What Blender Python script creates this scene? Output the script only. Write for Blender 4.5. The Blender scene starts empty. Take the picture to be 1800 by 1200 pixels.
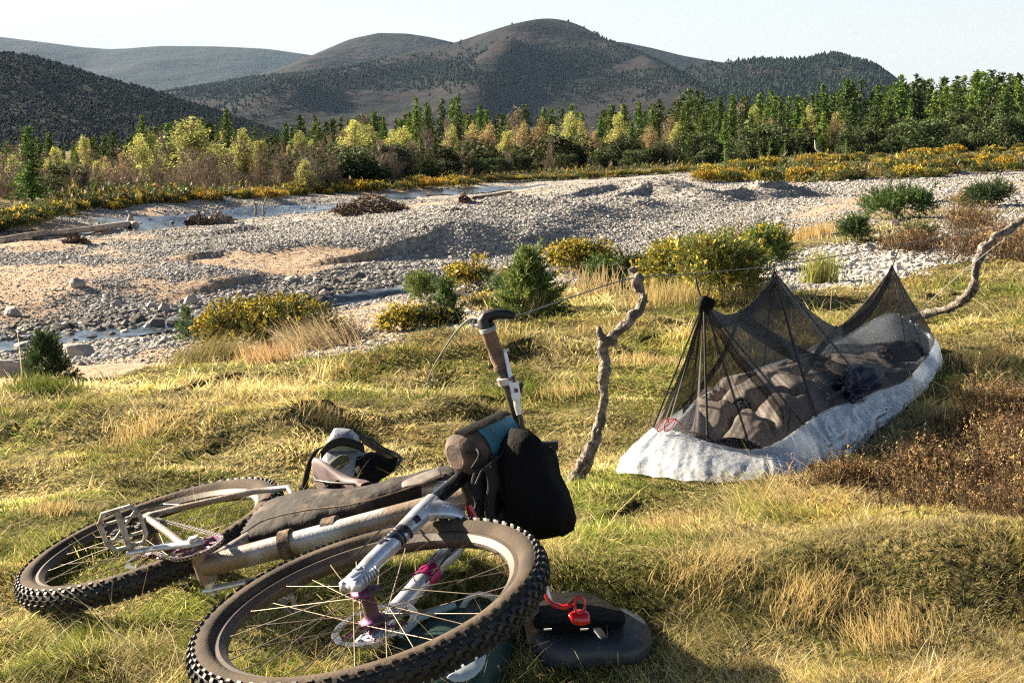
import bpy, math, random
import numpy as np
from mathutils import Matrix, Vector
R_ = math.radians
# ------------------------------------------------------------ camera, sky, sun
scene = bpy.context.scene
col = scene.collection
FPX, PITCH, CAMZ = 2311.58, math.atan((600 - 230) / 2311.58), 1.27
cam_d = bpy.data.cameras.new("camera"); cam = bpy.data.objects.new("camera", cam_d); col.objects.link(cam)
cam.location = (0, 0, CAMZ); cam.rotation_euler = (math.pi / 2 - PITCH, 0, 0)
cam_d.sensor_width = 36; cam_d.lens = 36 * FPX / 1800; cam_d.clip_start = .05; cam_d.clip_end = 30000
scene.camera = cam
SUN_AZ, SUN_EL = -62.0, 23.0          # degrees left of the view direction, above the horizon
world = bpy.data.worlds.new("World"); scene.world = world; world.use_nodes = True
wn = world.node_tree; wn.nodes.clear()
wo = wn.nodes.new("ShaderNodeOutputWorld"); wb = wn.nodes.new("ShaderNodeBackground")
sky = wn.nodes.new("ShaderNodeTexSky"); sky.sky_type = 'NISHITA'; sky.sun_disc = False
sky.sun_elevation = R_(SUN_EL); sky.sun_rotation = R_(SUN_AZ); sky.dust_density = 1.2; sky.air_density = 1.0; sky.ozone_density = 1.6
wtc = wn.nodes.new("ShaderNodeTexCoord"); wmap = wn.nodes.new("ShaderNodeMapping"); wmap.inputs['Scale'].default_value = (1.2, 1.2, 9)
wno = wn.nodes.new("ShaderNodeTexNoise"); wno.inputs['Scale'].default_value = 1.6; wno.inputs['Detail'].default_value = 6
wr = wn.nodes.new("ShaderNodeValToRGB"); wr.color_ramp.elements[0].position = .38; wr.color_ramp.elements[1].position = .72
wr.color_ramp.elements[0].color = (.7, .7, .7, 1); wr.color_ramp.elements[1].color = (.95, .95, .95, 1)
wmix = wn.nodes.new("ShaderNodeMix"); wmix.data_type = 'RGBA'; wmix.inputs['B'].default_value = (3.5, 3.45, 3.4, 1)
wsep = wn.nodes.new("ShaderNodeSeparateXYZ"); wel = wn.nodes.new("ShaderNodeMapRange"); wel.inputs['From Min'].default_value = .06; wel.inputs['From Max'].default_value = .42
wel.inputs['To Min'].default_value = 1; wel.inputs['To Max'].default_value = 0; wmul = wn.nodes.new("ShaderNodeMath"); wmul.operation = 'MULTIPLY'
L = wn.links.new
L(wtc.outputs['Generated'], wmap.inputs['Vector']); L(wmap.outputs[0], wno.inputs['Vector']); L(wno.outputs['Fac'], wr.inputs[0])
L(wtc.outputs['Generated'], wsep.inputs[0]); L(wsep.outputs['Z'], wel.inputs['Value']); L(wr.outputs[0], wmul.inputs[0]); L(wel.outputs[0], wmul.inputs[1]); L(wmul.outputs[0], wmix.inputs['Factor']); L(sky.outputs[0], wmix.inputs['A']); wz = wn.nodes.new("ShaderNodeMapRange"); wz.inputs['From Min'].default_value = .16; wz.inputs['From Max'].default_value = .6; wz.inputs['To Min'].default_value = 1; wz.inputs['To Max'].default_value = .32
wv = wn.nodes.new("ShaderNodeVectorMath"); wv.operation = 'SCALE'; L(wsep.outputs['Z'], wz.inputs['Value']); L(wmix.outputs['Result'], wv.inputs[0]); L(wz.outputs[0], wv.inputs['Scale'])
L(wv.outputs[0], wb.inputs['Color'])
wb.inputs['Strength'].default_value = .05
L(wb.outputs[0], wo.inputs['Surface'])
sd = bpy.data.lights.new("sun", 'SUN'); sun = bpy.data.objects.new("sun", sd); col.objects.link(sun)
sd.energy = 5.0; sd.angle = R_(.5); sd.color = (1, .84, .62)
sdir = Vector((math.sin(R_(SUN_AZ)) * math.cos(R_(SUN_EL)), math.cos(R_(SUN_AZ)) * math.cos(R_(SUN_EL)), math.sin(R_(SUN_EL))))
sun.rotation_euler = sdir.to_track_quat('Z', 'Y').to_euler(); sun.location = (-20, 10, 20)
scene.view_settings.view_transform = 'Standard'; scene.view_settings.look = 'None'
scene.view_settings.exposure = 2.3; scene.view_settings.gamma = 1; scene.view_settings.use_curve_mapping = False
scene.render.engine = 'CYCLES'
cy = scene.cycles; cy.max_bounces = 6; cy.transparent_max_bounces = 24; cy.volume_bounces = 0
cy.use_denoising = False; cy.filter_width = 1.2
try: cy.denoiser = 'OPENIMAGEDENOISE'
except Exception: pass

# ------------------------------------------------------------ helpers
rng = np.random.default_rng(7)
CT, SN = math.cos(PITCH), math.sin(PITCH)
def ray(px, py):
    a = (np.asarray(px, float) - 900) / FPX; b = -(np.asarray(py, float) - 600) / FPX
    return np.stack([a, CT + b * SN + 0 * a, -SN + b * CT + 0 * a], -1)
def P(px, py, depth):                       # world point on the ray of a photo pixel at camera depth
    return np.array([0, 0, CAMZ]) + ray(px, py) * depth
def Gp(px, py, z=0.):                       # world point where the ray meets height z
    r = ray(px, py); return np.array([0, 0, CAMZ]) + r * ((z - CAMZ) / r[..., 2])[..., None]
def proj(p):
    p = np.asarray(p, float); x, y, z = p[..., 0], p[..., 1], p[..., 2] - CAMZ
    w = np.maximum(y * CT - z * SN, .05); return 900 + FPX * x / w, 600 - FPX * (y * SN + z * CT) / w
def _h(ix, iy, iz, s):
    n = (ix * 374761393 + iy * 668265263 + iz * 2147483647 + s * 1274126177) & 0xffffffff
    n = ((n ^ (n >> 13)) * 1274126177) & 0xffffffff
    return ((n ^ (n >> 16)) & 0xffff) / 32767.5 - 1
def noise(x, y, z=0., s=0):
    x, y, z = np.broadcast_arrays(np.asarray(x, float), y, z)
    ix, iy, iz = (np.floor(v).astype(np.int64) for v in (x, y, z)); fx, fy, fz = x - ix, y - iy, z - iz
    fx, fy, fz = (f * f * (3 - 2 * f) for f in (fx, fy, fz)); r = 0
    for a in (0, 1):
        for b in (0, 1):
            for c in (0, 1):
                r = r + _h(ix + a, iy + b, iz + c, s) * (fx if a else 1 - fx) * (fy if b else 1 - fy) * (fz if c else 1 - fz)
    return r
def fbm(x, y, z=0., s=0, o=4, g=.5):
    r = 0; a = 1.
    for k in range(o):
        r = r + a * noise(np.asarray(x) * 2 ** k, np.asarray(y) * 2 ** k, np.asarray(z) * 2 ** k, s + k); a *= g
    return r
def sstep(a, b, x):
    t = np.clip((np.asarray(x, float) - a) / (b - a), 0, 1); return t * t * (3 - 2 * t)

def raw_mesh(name, V, quads=None, tris=None, mats=(), cols=None, smooth=False, midx=None):
    me = bpy.data.meshes.new(name); V = np.asarray(V, np.float32)
    q = np.zeros((0, 4), np.int32) if quads is None else np.asarray(quads, np.int32).reshape(-1, 4)
    t = np.zeros((0, 3), np.int32) if tris is None else np.asarray(tris, np.int32).reshape(-1, 3)
    me.vertices.add(len(V)); me.vertices.foreach_set("co", V.ravel())
    loops = np.concatenate([q.ravel(), t.ravel()]).astype(np.int32)
    me.loops.add(len(loops)); me.loops.foreach_set("vertex_index", loops)
    nq, nt = len(q), len(t); me.polygons.add(nq + nt)
    ls = np.concatenate([np.arange(nq) * 4, nq * 4 + np.arange(nt) * 3]).astype(np.int32)
    me.polygons.foreach_set("loop_start", ls)
    me.polygons.foreach_set("use_smooth", np.full(nq + nt, bool(smooth)))
    if midx is not None: me.polygons.foreach_set("material_index", np.asarray(midx, np.int32))
    if cols is not None:
        ca = me.color_attributes.new("Col", 'FLOAT_COLOR', 'POINT'); c = np.ones((len(V), 4), np.float32); c[:, :3] = np.asarray(cols)[:, :3]
        ca.data.foreach_set("color", c.ravel())
    for m in mats: me.materials.append(m)
    me.update(calc_edges=True); me.validate()
    return me
def link(name, me, parent=None):
    o = bpy.data.objects.new(name, me); col.objects.link(o)
    if parent is not None: o.parent = parent
    return o
def tag(o, label=None, cat=None, group=None, kind=None):
    if label: o['label'] = label
    if cat: o['category'] = cat
    if group: o['group'] = group
    if kind: o['kind'] = kind
    return o
def empty(name, loc, label, cat, group=None):
    o = bpy.data.objects.new(name, None); col.objects.link(o); o.empty_display_size = .1; o.location = tuple(loc)
    return tag(o, label, cat, group)
class MB:
    """collects vertices and faces of one part"""
    def __init__(s): s.V = []; s.Q = []; s.T = []; s.C = []; s.MQ = []; s.MT = []; s.n = 0; s.m = 0
    def add(s, V, Q=None, T=None, C=None):
        V = np.asarray(V, float).reshape(-1, 3)
        if Q is not None and len(Q): Q = np.asarray(Q, int).reshape(-1, 4); s.Q.append(Q + s.n); s.MQ.append(np.full(len(Q), s.m))
        if T is not None and len(T): T = np.asarray(T, int).reshape(-1, 3); s.T.append(T + s.n); s.MT.append(np.full(len(T), s.m))
        s.V.append(V); s.C.append(np.ones((len(V), 3)) if C is None else np.broadcast_to(np.asarray(C, float), (len(V), 3))); s.n += len(V)
        return s
    def grid(s, P_, closeu=False, closev=False, C=None):
        P_ = np.asarray(P_, float); nu, nv = P_.shape[:2]; I = np.arange(nu * nv).reshape(nu, nv)
        if closeu: I = np.vstack([I, I[:1]])
        if closev: I = np.hstack([I, I[:, :1]])
        Q = np.stack([I[:-1, :-1], I[1:, :-1], I[1:, 1:], I[:-1, 1:]], -1).reshape(-1, 4)
        return s.add(P_.reshape(-1, 3), Q, C=None if C is None else np.asarray(C, float).reshape(-1, 3) if np.ndim(C) > 1 else C)
    def tube(s, pts, rad, n=10, cap=True, flat=1., up=None, C=None):
        pts = np.asarray(pts, float); m = len(pts); rad = np.broadcast_to(np.asarray(rad, float), (m,))
        t = np.gradient(pts, axis=0); t /= np.linalg.norm(t, axis=1)[:, None] + 1e-12
        u = np.array(up if up is not None else ([0, 0, 1] if abs(t[0][2]) < .9 else [1, 0, 0]), float); rings = []
        for k in range(m):
            u = u - t[k] * (u @ t[k]); u /= np.linalg.norm(u) + 1e-12; v = np.cross(t[k], u)
            a = np.arange(n) * 2 * math.pi / n
            rings.append(pts[k] + rad[k] * (np.cos(a)[:, None] * u * flat + np.sin(a)[:, None] * v))
        s.grid(np.array(rings), closev=True, C=C)
        if cap:
            for r, fl in ((rings[0], 1), (rings[-1], 0)):
                T = [(n, (i + 1) % n, i) if fl else (n, i, (i + 1) % n) for i in range(n)]
                s.add(np.vstack([r, r.mean(0)]), T=T, C=C)
        return s
    def box(s, c, X, Y, Z, taper=1., C=None):
        c, X, Y, Z = (np.asarray(v, float) for v in (c, X, Y, Z))
        V = [c + a * X * (taper if k > 0 else 1) + b * Y * (taper if k > 0 else 1) + k * Z for k in (-1, 1) for a, b in ((-1, -1), (1, -1), (1, 1), (-1, 1))]
        return s.add(V, [(0, 3, 2, 1), (4, 5, 6, 7), (0, 1, 5, 4), (1, 2, 6, 5), (2, 3, 7, 6), (3, 0, 4, 7)], C=C)
    def build(s, name, mats, parent=None, smooth=False, col_=False):
        V = np.vstack(s.V); Q = np.vstack(s.Q) if s.Q else None; T = np.vstack(s.T) if s.T else None
        mi = np.concatenate((s.MQ if s.Q else []) + (s.MT if s.T else []))
        me = raw_mesh(name, V, Q, T, mats if isinstance(mats, (list, tuple)) else [mats], np.vstack(s.C) if col_ else None, smooth, mi)
        return link(name, me, parent)
def replicate(pv, faces, pos, basis, scale, pcol, icol):
    """copy a small prototype (verts, tris) to many places; basis (n,3,3) rows = axes"""
    pv = np.asarray(pv, float); n = len(pos); k = len(pv)
    sc = np.asarray(scale, float); sc = sc[:, None] if sc.ndim == 1 else sc
    sc = np.broadcast_to(sc, (n, 3))
    V = np.einsum('kj,nj,njc->nkc', pv, sc, basis) + pos[:, None, :]
    F = (np.asarray(faces)[None] + (np.arange(n) * k)[:, None, None]).reshape(-1, np.asarray(faces).shape[1])
    C = None if pcol is None else (np.asarray(pcol)[None] * np.asarray(icol)[:, None, :]).reshape(-1, 3)
    return V.reshape(-1, 3), F, C
def rbasis(n, tilt=math.pi, r=rng):
    """random rotations; tilt limits how far z leans"""
    az = r.uniform(0, 2 * math.pi, n); ti = r.uniform(0, 1, n) ** .7 * tilt; la = r.uniform(0, 2 * math.pi, n)
    z = np.stack([np.sin(ti) * np.cos(la), np.sin(ti) * np.sin(la), np.cos(ti)], -1)
    x = np.stack([np.cos(az), np.sin(az), np.zeros(n)], -1); x -= z * (x * z).sum(1)[:, None]
    x /= np.linalg.norm(x, axis=1)[:, None] + 1e-9
    return np.stack([x, np.cross(z, x), z], 1)
def zbasis(z, r=rng):
    z = np.asarray(z, float); z = z / (np.linalg.norm(z, axis=1)[:, None] + 1e-9); x = r.normal(size=z.shape); x -= z * (x * z).sum(1)[:, None]
    x /= np.linalg.norm(x, axis=1)[:, None] + 1e-9; return np.stack([x, np.cross(z, x), z], 1)

# ------------------------------------------------------------ materials
def mat(name, base=(.5, .5, .5), rough=.7, metal=0., vcol=False, var=None, vscale=8., vmix=(.35, .65), bump=0., bscale=40., trans=0., tcol=None, hue=0., spec=.4, detail=5, coord='Object', sheen=0.):
    m = bpy.data.materials.new(name); m.use_nodes = True; nt = m.node_tree; N = nt.nodes; lk = nt.links.new
    b = N['Principled BSDF']; b.inputs['Roughness'].default_value = rough; b.inputs['Metallic'].default_value = metal
    b.inputs['Specular IOR Level'].default_value = spec
    if sheen: b.inputs['Sheen Weight'].default_value = sheen
    c = None
    if vcol:
        a = N.new('ShaderNodeVertexColor'); a.layer_name = 'Col'; c = a.outputs['Color']
    tc = N.new('ShaderNodeTexCoord')
    def nz(sc, det=detail):
        n = N.new('ShaderNodeTexNoise'); n.inputs['Scale'].default_value = sc; n.inputs['Detail'].default_value = det; lk(tc.outputs[coord], n.inputs['Vector']); return n
    if var is not None:
        n = nz(vscale); r = N.new('ShaderNodeValToRGB'); r.color_ramp.elements[0].position, r.color_ramp.elements[1].position = vmix
        lk(n.outputs['Fac'], r.inputs[0]); mx = N.new('ShaderNodeMix'); mx.data_type = 'RGBA'
        lk(r.outputs[0], mx.inputs['Factor']); mx.inputs['B'].default_value = (*var, 1)
        if c is not None: lk(c, mx.inputs['A'])
        else: mx.inputs['A'].default_value = (*base, 1)
        c = mx.outputs['Result']
    if hue:
        oi = N.new('ShaderNodeObjectInfo'); h = N.new('ShaderNodeHueSaturation'); mr = N.new('ShaderNodeMapRange')
        mr.inputs['To Min'].default_value = .5 - hue; mr.inputs['To Max'].default_value = .5 + hue; lk(oi.outputs['Random'], mr.inputs['Value']); lk(mr.outputs[0], h.inputs['Hue'])
        m2 = N.new('ShaderNodeMapRange'); mm = N.new('ShaderNodeMath'); mm.operation = 'FRACT'; m3 = N.new('ShaderNodeMath'); m3.operation = 'MULTIPLY'; m3.inputs[1].default_value = 7.31
        lk(oi.outputs['Random'], m3.inputs[0]); lk(m3.outputs[0], mm.inputs[0]); lk(mm.outputs[0], m2.inputs['Value'])
        m2.inputs['To Min'].default_value = .7; m2.inputs['To Max'].default_value = 1.25; lk(m2.outputs[0], h.inputs['Value'])
        if c is not None: lk(c, h.inputs['Color'])
        else: h.inputs['Color'].default_value = (*base, 1)
        c = h.outputs['Color']
    if c is not None: lk(c, b.inputs['Base Color'])
    else: b.inputs['Base Color'].default_value = (*base, 1)
    if bump:
        n = nz(bscale, 6); bp = N.new('ShaderNodeBump'); bp.inputs['Strength'].default_value = 1; bp.inputs['Distance'].default_value = bump
        lk(n.outputs['Fac'], bp.inputs['Height']); lk(bp.outputs[0], b.inputs['Normal'])
    if trans:
        t = N.new('ShaderNodeBsdfTranslucent'); ms = N.new('ShaderNodeMixShader'); ms.inputs[0].default_value = trans
        if tcol: t.inputs['Color'].default_value = (*tcol, 1)
        elif c is not None: lk(c, t.inputs['Color'])
        else: t.inputs['Color'].default_value = (*base, 1)
        lk(b.outputs[0], ms.inputs[1]); lk(t.outputs[0], ms.inputs[2]); lk(ms.outputs[0], N['Material Output'].inputs['Surface'])
    return m

# ------------------------------------------------------------ terrain
CTRL = [(0,1195,0),(450,1195,0),(900,1195,0),(1350,1195,0),(1800,1195,.05),(-500,1100,-.03),(2300,1100,.08),
 (0,950,0),(450,950,0),(900,950,0),(1350,950,0),(1800,950,.1),(0,800,-.02),(450,800,0),(900,800,0),(1350,800,0),(1800,780,.08),
 (0,715,-.1),(450,700,-.03),(900,680,0),(1300,650,0),(1750,650,.05),(2300,640,.1),(-500,700,-.2),
 (0,665,-.32),(250,640,-.3),(600,600,-.14),(900,570,-.08),(1200,530,-.05),(1500,500,-.05),(1790,490,0),(2300,480,.1),
 (150,610,-.6),(360,590,-.62),(700,570,-.45),(650,545,-.7),(900,500,-.6),(1050,470,-.6),
 (30,595,-.95),(250,575,-.95),(590,528,-1.),(760,500,-1.),(900,480,-.98),(1150,450,-.9),(-400,620,-.95),
 (0,530,-.9),(100,470,-.72),(300,470,-.72),(0,440,-.95),(500,430,-.68),(900,400,-.6),(700,385,-.8),(1200,360,-.6),(1280,345,-.75),(1000,345,-.95),(1200,318,-1.3),(900,335,-1.5),
 (600,362,-1.7),(400,378,-1.8),(235,395,-1.75),(0,430,-1.5),(900,329,-1.9),(700,343,-2.1),(500,352,-1.95),(-400,440,-1.7),
 (300,349,-1.3),(700,327,-1.75),(50,385,-1.2),(100,345,-1.6),(500,338,-1.5),(-400,390,-1.2),
 (1240,322,-.75),(1240,303,-.7),(1500,305,-.3),(1500,275,-.2),(1790,302,-.3),(1790,268,-.1),(1400,281,-.4),(2300,300,-.1),
 (1400,355,-.55),(1750,345,-.3),(1500,405,-.35),(1790,395,-.15),(1600,450,-.2),(1400,440,-.32),(1300,480,-.3),(1150,505,-.4),(1300,410,-.65),(2300,380,0)]
WCTRL = [(-6,-5,0),(0,-5,0),(6,-5,.1),(-8,1,-.05),(8,1,.1),(-120,150,-3),(-40,150,-3),(20,150,-3),(90,150,-1),(-60,90,-2.2),(70,90,-.3),
 (-400,500,-8),(0,500,-8),(400,500,-5),(-900,1500,-14),(0,1500,-14),(900,1500,-10),(-3000,8000,-20),(0,8000,-20),(3000,8000,-20)]
cp = np.array([Gp(a, b, c) for a, b, c in CTRL] + [np.array(w, float) for w in WCTRL])
def lp(x, y):
    yy = np.maximum(np.asarray(y, float), -5) + 8; return np.stack([np.asarray(x, float) / yy * 1.6, np.log(yy) * 1.5], -1)
cpl = lp(cp[:, 0], cp[:, 1])
def _U(r2): return np.where(r2 > 1e-12, r2 * np.log(np.maximum(r2, 1e-12)), 0)
_n = len(cp); _A = np.zeros((_n + 3, _n + 3)); _A[:_n, :_n] = _U(((cpl[:, None] - cpl[None]) ** 2).sum(-1)) + np.eye(_n) * .004
_A[:_n, _n:] = np.c_[np.ones(_n), cpl]; _A[_n:, :_n] = _A[:_n, _n:].T
_W = np.linalg.solve(_A, np.r_[cp[:, 2], 0, 0, 0])
def zbase(x, y):
    q = lp(x, y).reshape(-1, 2); out = np.empty(len(q))
    for i in range(0, len(q), 20000):
        s = q[i:i + 20000]; out[i:i + 20000] = _U(((s[:, None] - cpl[None]) ** 2).sum(-1)) @ _W[:_n] + _W[_n] + s @ _W[_n + 1:]
    return out.reshape(np.shape(x))
def curve(pts):
    pts = sorted(pts); return lambda v: np.interp(v, [p[0] for p in pts], [p[1] for p in pts])
E1 = curve([(-900,780),(-300,740),(0,704),(60,696),(180,672),(290,634),(420,626),(560,615),(700,592),(850,562),(950,520),(1050,478),(1120,462),(1250,455),(1320,480),(1400,515),(1500,500),(1640,470),(1800,425),(2600,400)])
E2 = curve([(-900,760),(0,640),(300,592),(600,560),(850,520),(1000,470),(1120,455),(1230,425),(1320,405),(1450,385),(1550,372),(1700,360),(1800,350),(2600,340)])
CREEK = curve([(-900,670),(-200,612),(0,602),(180,585),(290,577),(420,560),(520,540),(600,526),(700,508),(800,494),(950,480),(1100,462),(1300,425),(2600,400)])
# humps and hollows of the gravel bar: px,py of both ends, half width (m), height
RIDGES = [((880,425),(1180,385),1.6,.30),((1180,372),(1300,366),1.5,.30),((1290,352),(1400,356),1.3,.28),((500,455),(840,440),.9,.11),((560,408),(830,405),1.6,.13),
 ((20,452),(210,425),1.6,.13),((240,500),(500,486),.7,.04),((560,478),(900,462),.9,.12),((620,500),(880,478),.5,.1),((1130,330),(1220,326),3,.3)]
RW = [(Gp(*a, -.8)[:2], Gp(*b, -.8)[:2], w, h) for a, b, w, h in RIDGES]
MEAD = [((1060,1075),(2050,1095),.36,.24),((540,640),(980,632),.30,.10),((120,742),(420,775),.28,.09),((1000,612),(1180,575),.3,.09),((60,1040),(420,1055),.2,.05),((1180,905),(1420,930),.22,.06),((480,770),(760,730),.22,.06),((1660,560),(1900,600),.4,.1)]  # meadow humps, added with steep lee sides to shade bands and the lower right
RW += [(Gp(*a, 0.)[:2], Gp(*b, 0.)[:2], w, h) for a, b, w, h in [(a, b, w, h * .7) for a, b, w, h in MEAD]]
RIVER = curve([(-900,455),(-300,425),(100,408),(235,396),(330,386),(420,376),(560,360),(700,347),(800,338),(880,331),(960,325),(2600,300)])
def zones(x, y, z):
    px, py = proj(np.stack([x, y, z], -1)); beh = np.asarray(y) < 2
    py = np.where(beh, 1300, py); px = np.where(beh, 900, px)
    n = fbm(x * .9, y * .9, 0, 11) ; n2 = fbm(x * .25, y * .25, 3, 12)
    jit = 26 * n * np.clip((py - 330) / 300, .15, 1.3)
    g = sstep(-12, 16, py - E1(px) + jit)
    patch = sstep(-14, 14, py - E2(px) + jit) * sstep(1080, 1250, px) * sstep(-.15, .35, n2 + n * .5 - .1)
    g = np.maximum(g, patch * .9)
    creek = np.exp(-((py - CREEK(px)) / (11 + 0 * px)) ** 2) * sstep(1150, 900, px)
    far = sstep(0, -8, py - np.interp(px, [-900, 0, 150, 300, 500, 700, 830, 1000, 1100, 1220, 1235, 1400, 1600, 1800, 2600], [430, 405, 372, 358, 347, 333, 324, 318, 310, 303, 318, 322, 318, 300, 300]))
    far = np.maximum(far, 0)
    sand = sstep(.18, .62, n2 * .8 + n * .3 + .9 * np.exp(-((py - np.interp(px, [-900, 0, 300, 600, 850, 1000], [560, 500, 500, 450, 432, 425])) / 34) ** 2) * sstep(1000, 500, px) - .15)
    sand = np.maximum(sand, sstep(.0, .4, n + .7) * sstep(6, 22, py - CREEK(px)) * (1 - g) * sstep(1150, 950, px))
    sand = np.maximum(sand, sstep(.1, .5, n2 + .7) * np.exp(-((py - np.interp(px, [1300, 1400, 1550, 1800, 2600], [385, 378, 345, 330, 325])) / 10) ** 2) * sstep(1330, 1420, px))
    wet = np.exp(-((py - CREEK(px) + 20) / 30) ** 2) * sstep(950, 500, px)
    return g, np.clip(sand * (1 - far), 0, 1), np.clip(wet, 0, 1), far, creek
def zterr(x, y, full=False):
    x = np.asarray(x, float); y = np.asarray(y, float); z = zbase(x, y); d = np.hypot(x, y)
    for a, b, w, h in RW:
        ab = b - a; t = np.clip(((x - a[0]) * ab[0] + (y - a[1]) * ab[1]) / (ab @ ab), -.2, 1.2)
        cx, cy_ = a[0] + t * ab[0], a[1] + t * ab[1]; dx, dy = x - cx, y - cy_
        dist = np.hypot(dx, dy); side = (dx * .87 - dy * .5)            # downwind of the sun = steep face
        ww = np.where(side > 0, w * .55, w * 1.8); z = z + h * np.exp(-(dist / ww) ** 2) * (1 + .3 * noise(x * .8, y * .8, 0, 5))
    g, sand, wet, far, creek = zones(x, y, z)
    z = z - .12 * creek
    rpx, rpy = proj(np.stack([x, y, z], -1)); z = z - .22 * np.exp(-((rpy - RIVER(rpx)) / 9) ** 2) * sstep(960, 900, rpx) * (y > 20)
    hm = fbm(x * 1.1 + .35 * y, y * 1.7, 0, 21, 3) * .04 + fbm(x * 3.3, y * 4.6, 0, 31, 3) * .022 + fbm(x * 9, y * 9, 1, 35, 2) * .006
    near = sstep(9, 4, d)
    bp = np.exp(-(((x + .2) / 1.6) ** 2 + ((y - 3.2) / 1.2) ** 2)) + np.exp(-(((x - 1.4) / .8) ** 2 + ((y - 5.6) / 1.) ** 2))
    z = z + g * hm * (1 - .6 * np.clip(bp, 0, 1)) * 1.15
    z = z + (1 - g) * (fbm(x * .5, y * .5, 0, 41, 3) * .05 + fbm(x * 2.6, y * 2.6, 0, 43, 3) * .02 * (1 - .5 * sand))
    z = z + far * fbm(x * .12, y * .12, 0, 45, 3) * .25 * sstep(300, 60, d)
    return (z, g, sand, wet, far, creek) if full else z
def Z(x, y): return float(zterr(np.array([x]), np.array([y]))[0])
def on_ground(px, py):
    """real ground point seen at a photo pixel (march along the ray)"""
    r = ray(px, py); t = np.geomspace(1.5, 400, 500); q = np.array([0, 0, CAMZ]) + r * t[:, None]
    h = q[:, 2] - zterr(q[:, 0], q[:, 1]); k = np.argmax(h < 0)
    if h[k] >= 0: k = len(t) - 1
    f = h[k - 1] / (h[k - 1] - h[k] + 1e-9); p = q[k - 1] + (q[k] - q[k - 1]) * np.clip(f, 0, 1); p[2] = Z(p[0], p[1]); return p
NR, NC = 760, 460
ys = np.concatenate([np.linspace(-7, 2, 40), 2 + np.cumsum(np.interp(np.linspace(0, 1, NR - 40), [0, .35, .7, .85, 1], np.array([.018, .05, .25, 3., 260])))]) 
tt = np.linspace(-1, 1, NC); tt = np.sign(tt) * np.abs(tt) ** 1.15
YY = np.repeat(ys[:, None], NC, 1); XX = tt[None, :] * (3.2 + np.abs(YY) * .62)
zz, g_, s_, w_, f_, c_ = zterr(XX, YY, True)
m = mat("ground_cover", vcol=True, rough=.95, spec=.1)
nt = m.node_tree; N = nt.nodes; lk = nt.links.new; bs = N['Principled BSDF']
vc = [n for n in N if n.bl_idname == 'ShaderNodeVertexColor'][0]; tc = [n for n in N if n.bl_idname == 'ShaderNodeTexCoord'][0]
sep = N.new('ShaderNodeSeparateColor'); lk(vc.outputs['Color'], sep.inputs[0])
def nz(sc, det=5, typ='ShaderNodeTexNoise'):
    n = N.new(typ); n.inputs['Scale'].default_value = sc
    if typ == 'ShaderNodeTexNoise': n.inputs['Detail'].default_value = det
    lk(tc.outputs['Object'], n.inputs['Vector']); return n
def ramp(src, els):
    r = N.new('ShaderNodeValToRGB'); e = r.color_ramp.elements
    while len(e) < len(els): e.new(.5)
    for k, (p, c) in enumerate(els): e[k].position = p; e[k].color = (*c, 1)
    lk(src, r.inputs[0]); return r.outputs[0]
def mix(f, a, b):
    x = N.new('ShaderNodeMix'); x.data_type = 'RGBA'; lk(f, x.inputs['Factor'])
    for s_, k in ((a, 'A'), (b, 'B')):
        if isinstance(s_, tuple): x.inputs[k].default_value = (*s_, 1)
        else: lk(s_, x.inputs[k])
    return x.outputs['Result']
vor = nz(9, typ='ShaderNodeTexVoronoi'); vor2 = nz(3.2, typ='ShaderNodeTexVoronoi')
peb = ramp(vor.outputs['Color'], [(0, (.16, .145, .13)), (.5, (.31, .29, .27)), (1, (.5, .48, .45))])
san = ramp(nz(6).outputs['Fac'], [(.3, (.34, .25, .18)), (.7, (.45, .34, .25))])
gra = ramp(nz(46, 9).outputs['Fac'], [(.36, (.018, .018, .008)), (.5, (.09, .085, .025)), (.64, (.26, .20, .08))])
nb = nz(70, 9); bg = N.new('ShaderNodeBump'); bg.inputs['Distance'].default_value = .03; bg.inputs['Strength'].default_value = 1; lk(nb.outputs['Fac'], bg.inputs['Height'])
wetc = mix(nz(14).outputs['Fac'], (.035, .026, .018), (.12, .09, .065))
c1 = mix(sep.outputs['Green'], peb, san); c2 = mix(sep.outputs['Blue'], c1, wetc); c3 = mix(sep.outputs['Red'], c2, gra)
lk(c3, bs.inputs['Base Color'])
bp = N.new('ShaderNodeBump'); bp.inputs['Distance'].default_value = .03; bp.invert = True
gm = N.new('ShaderNodeMath'); gm.operation = 'MULTIPLY_ADD'; gm.inputs[1].default_value = -.8; gm.inputs[2].default_value = .8; gm.use_clamp = True; lk(sep.outputs['Red'], gm.inputs[0]); lk(gm.outputs[0], bp.inputs['Strength'])
lk(vor.outputs['Distance'], bp.inputs['Height']); lk(bg.outputs[0], bp.inputs['Normal']); lk(bp.outputs[0], bs.inputs['Normal'])
MB().grid(np.stack([XX, YY, zz], -1), C=np.stack([np.maximum(g_, f_ * .95), s_, w_], -1).reshape(-1, 3)).build("ground", m, smooth=True, col_=True)
tag(bpy.data.objects["ground"], kind='structure')

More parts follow.
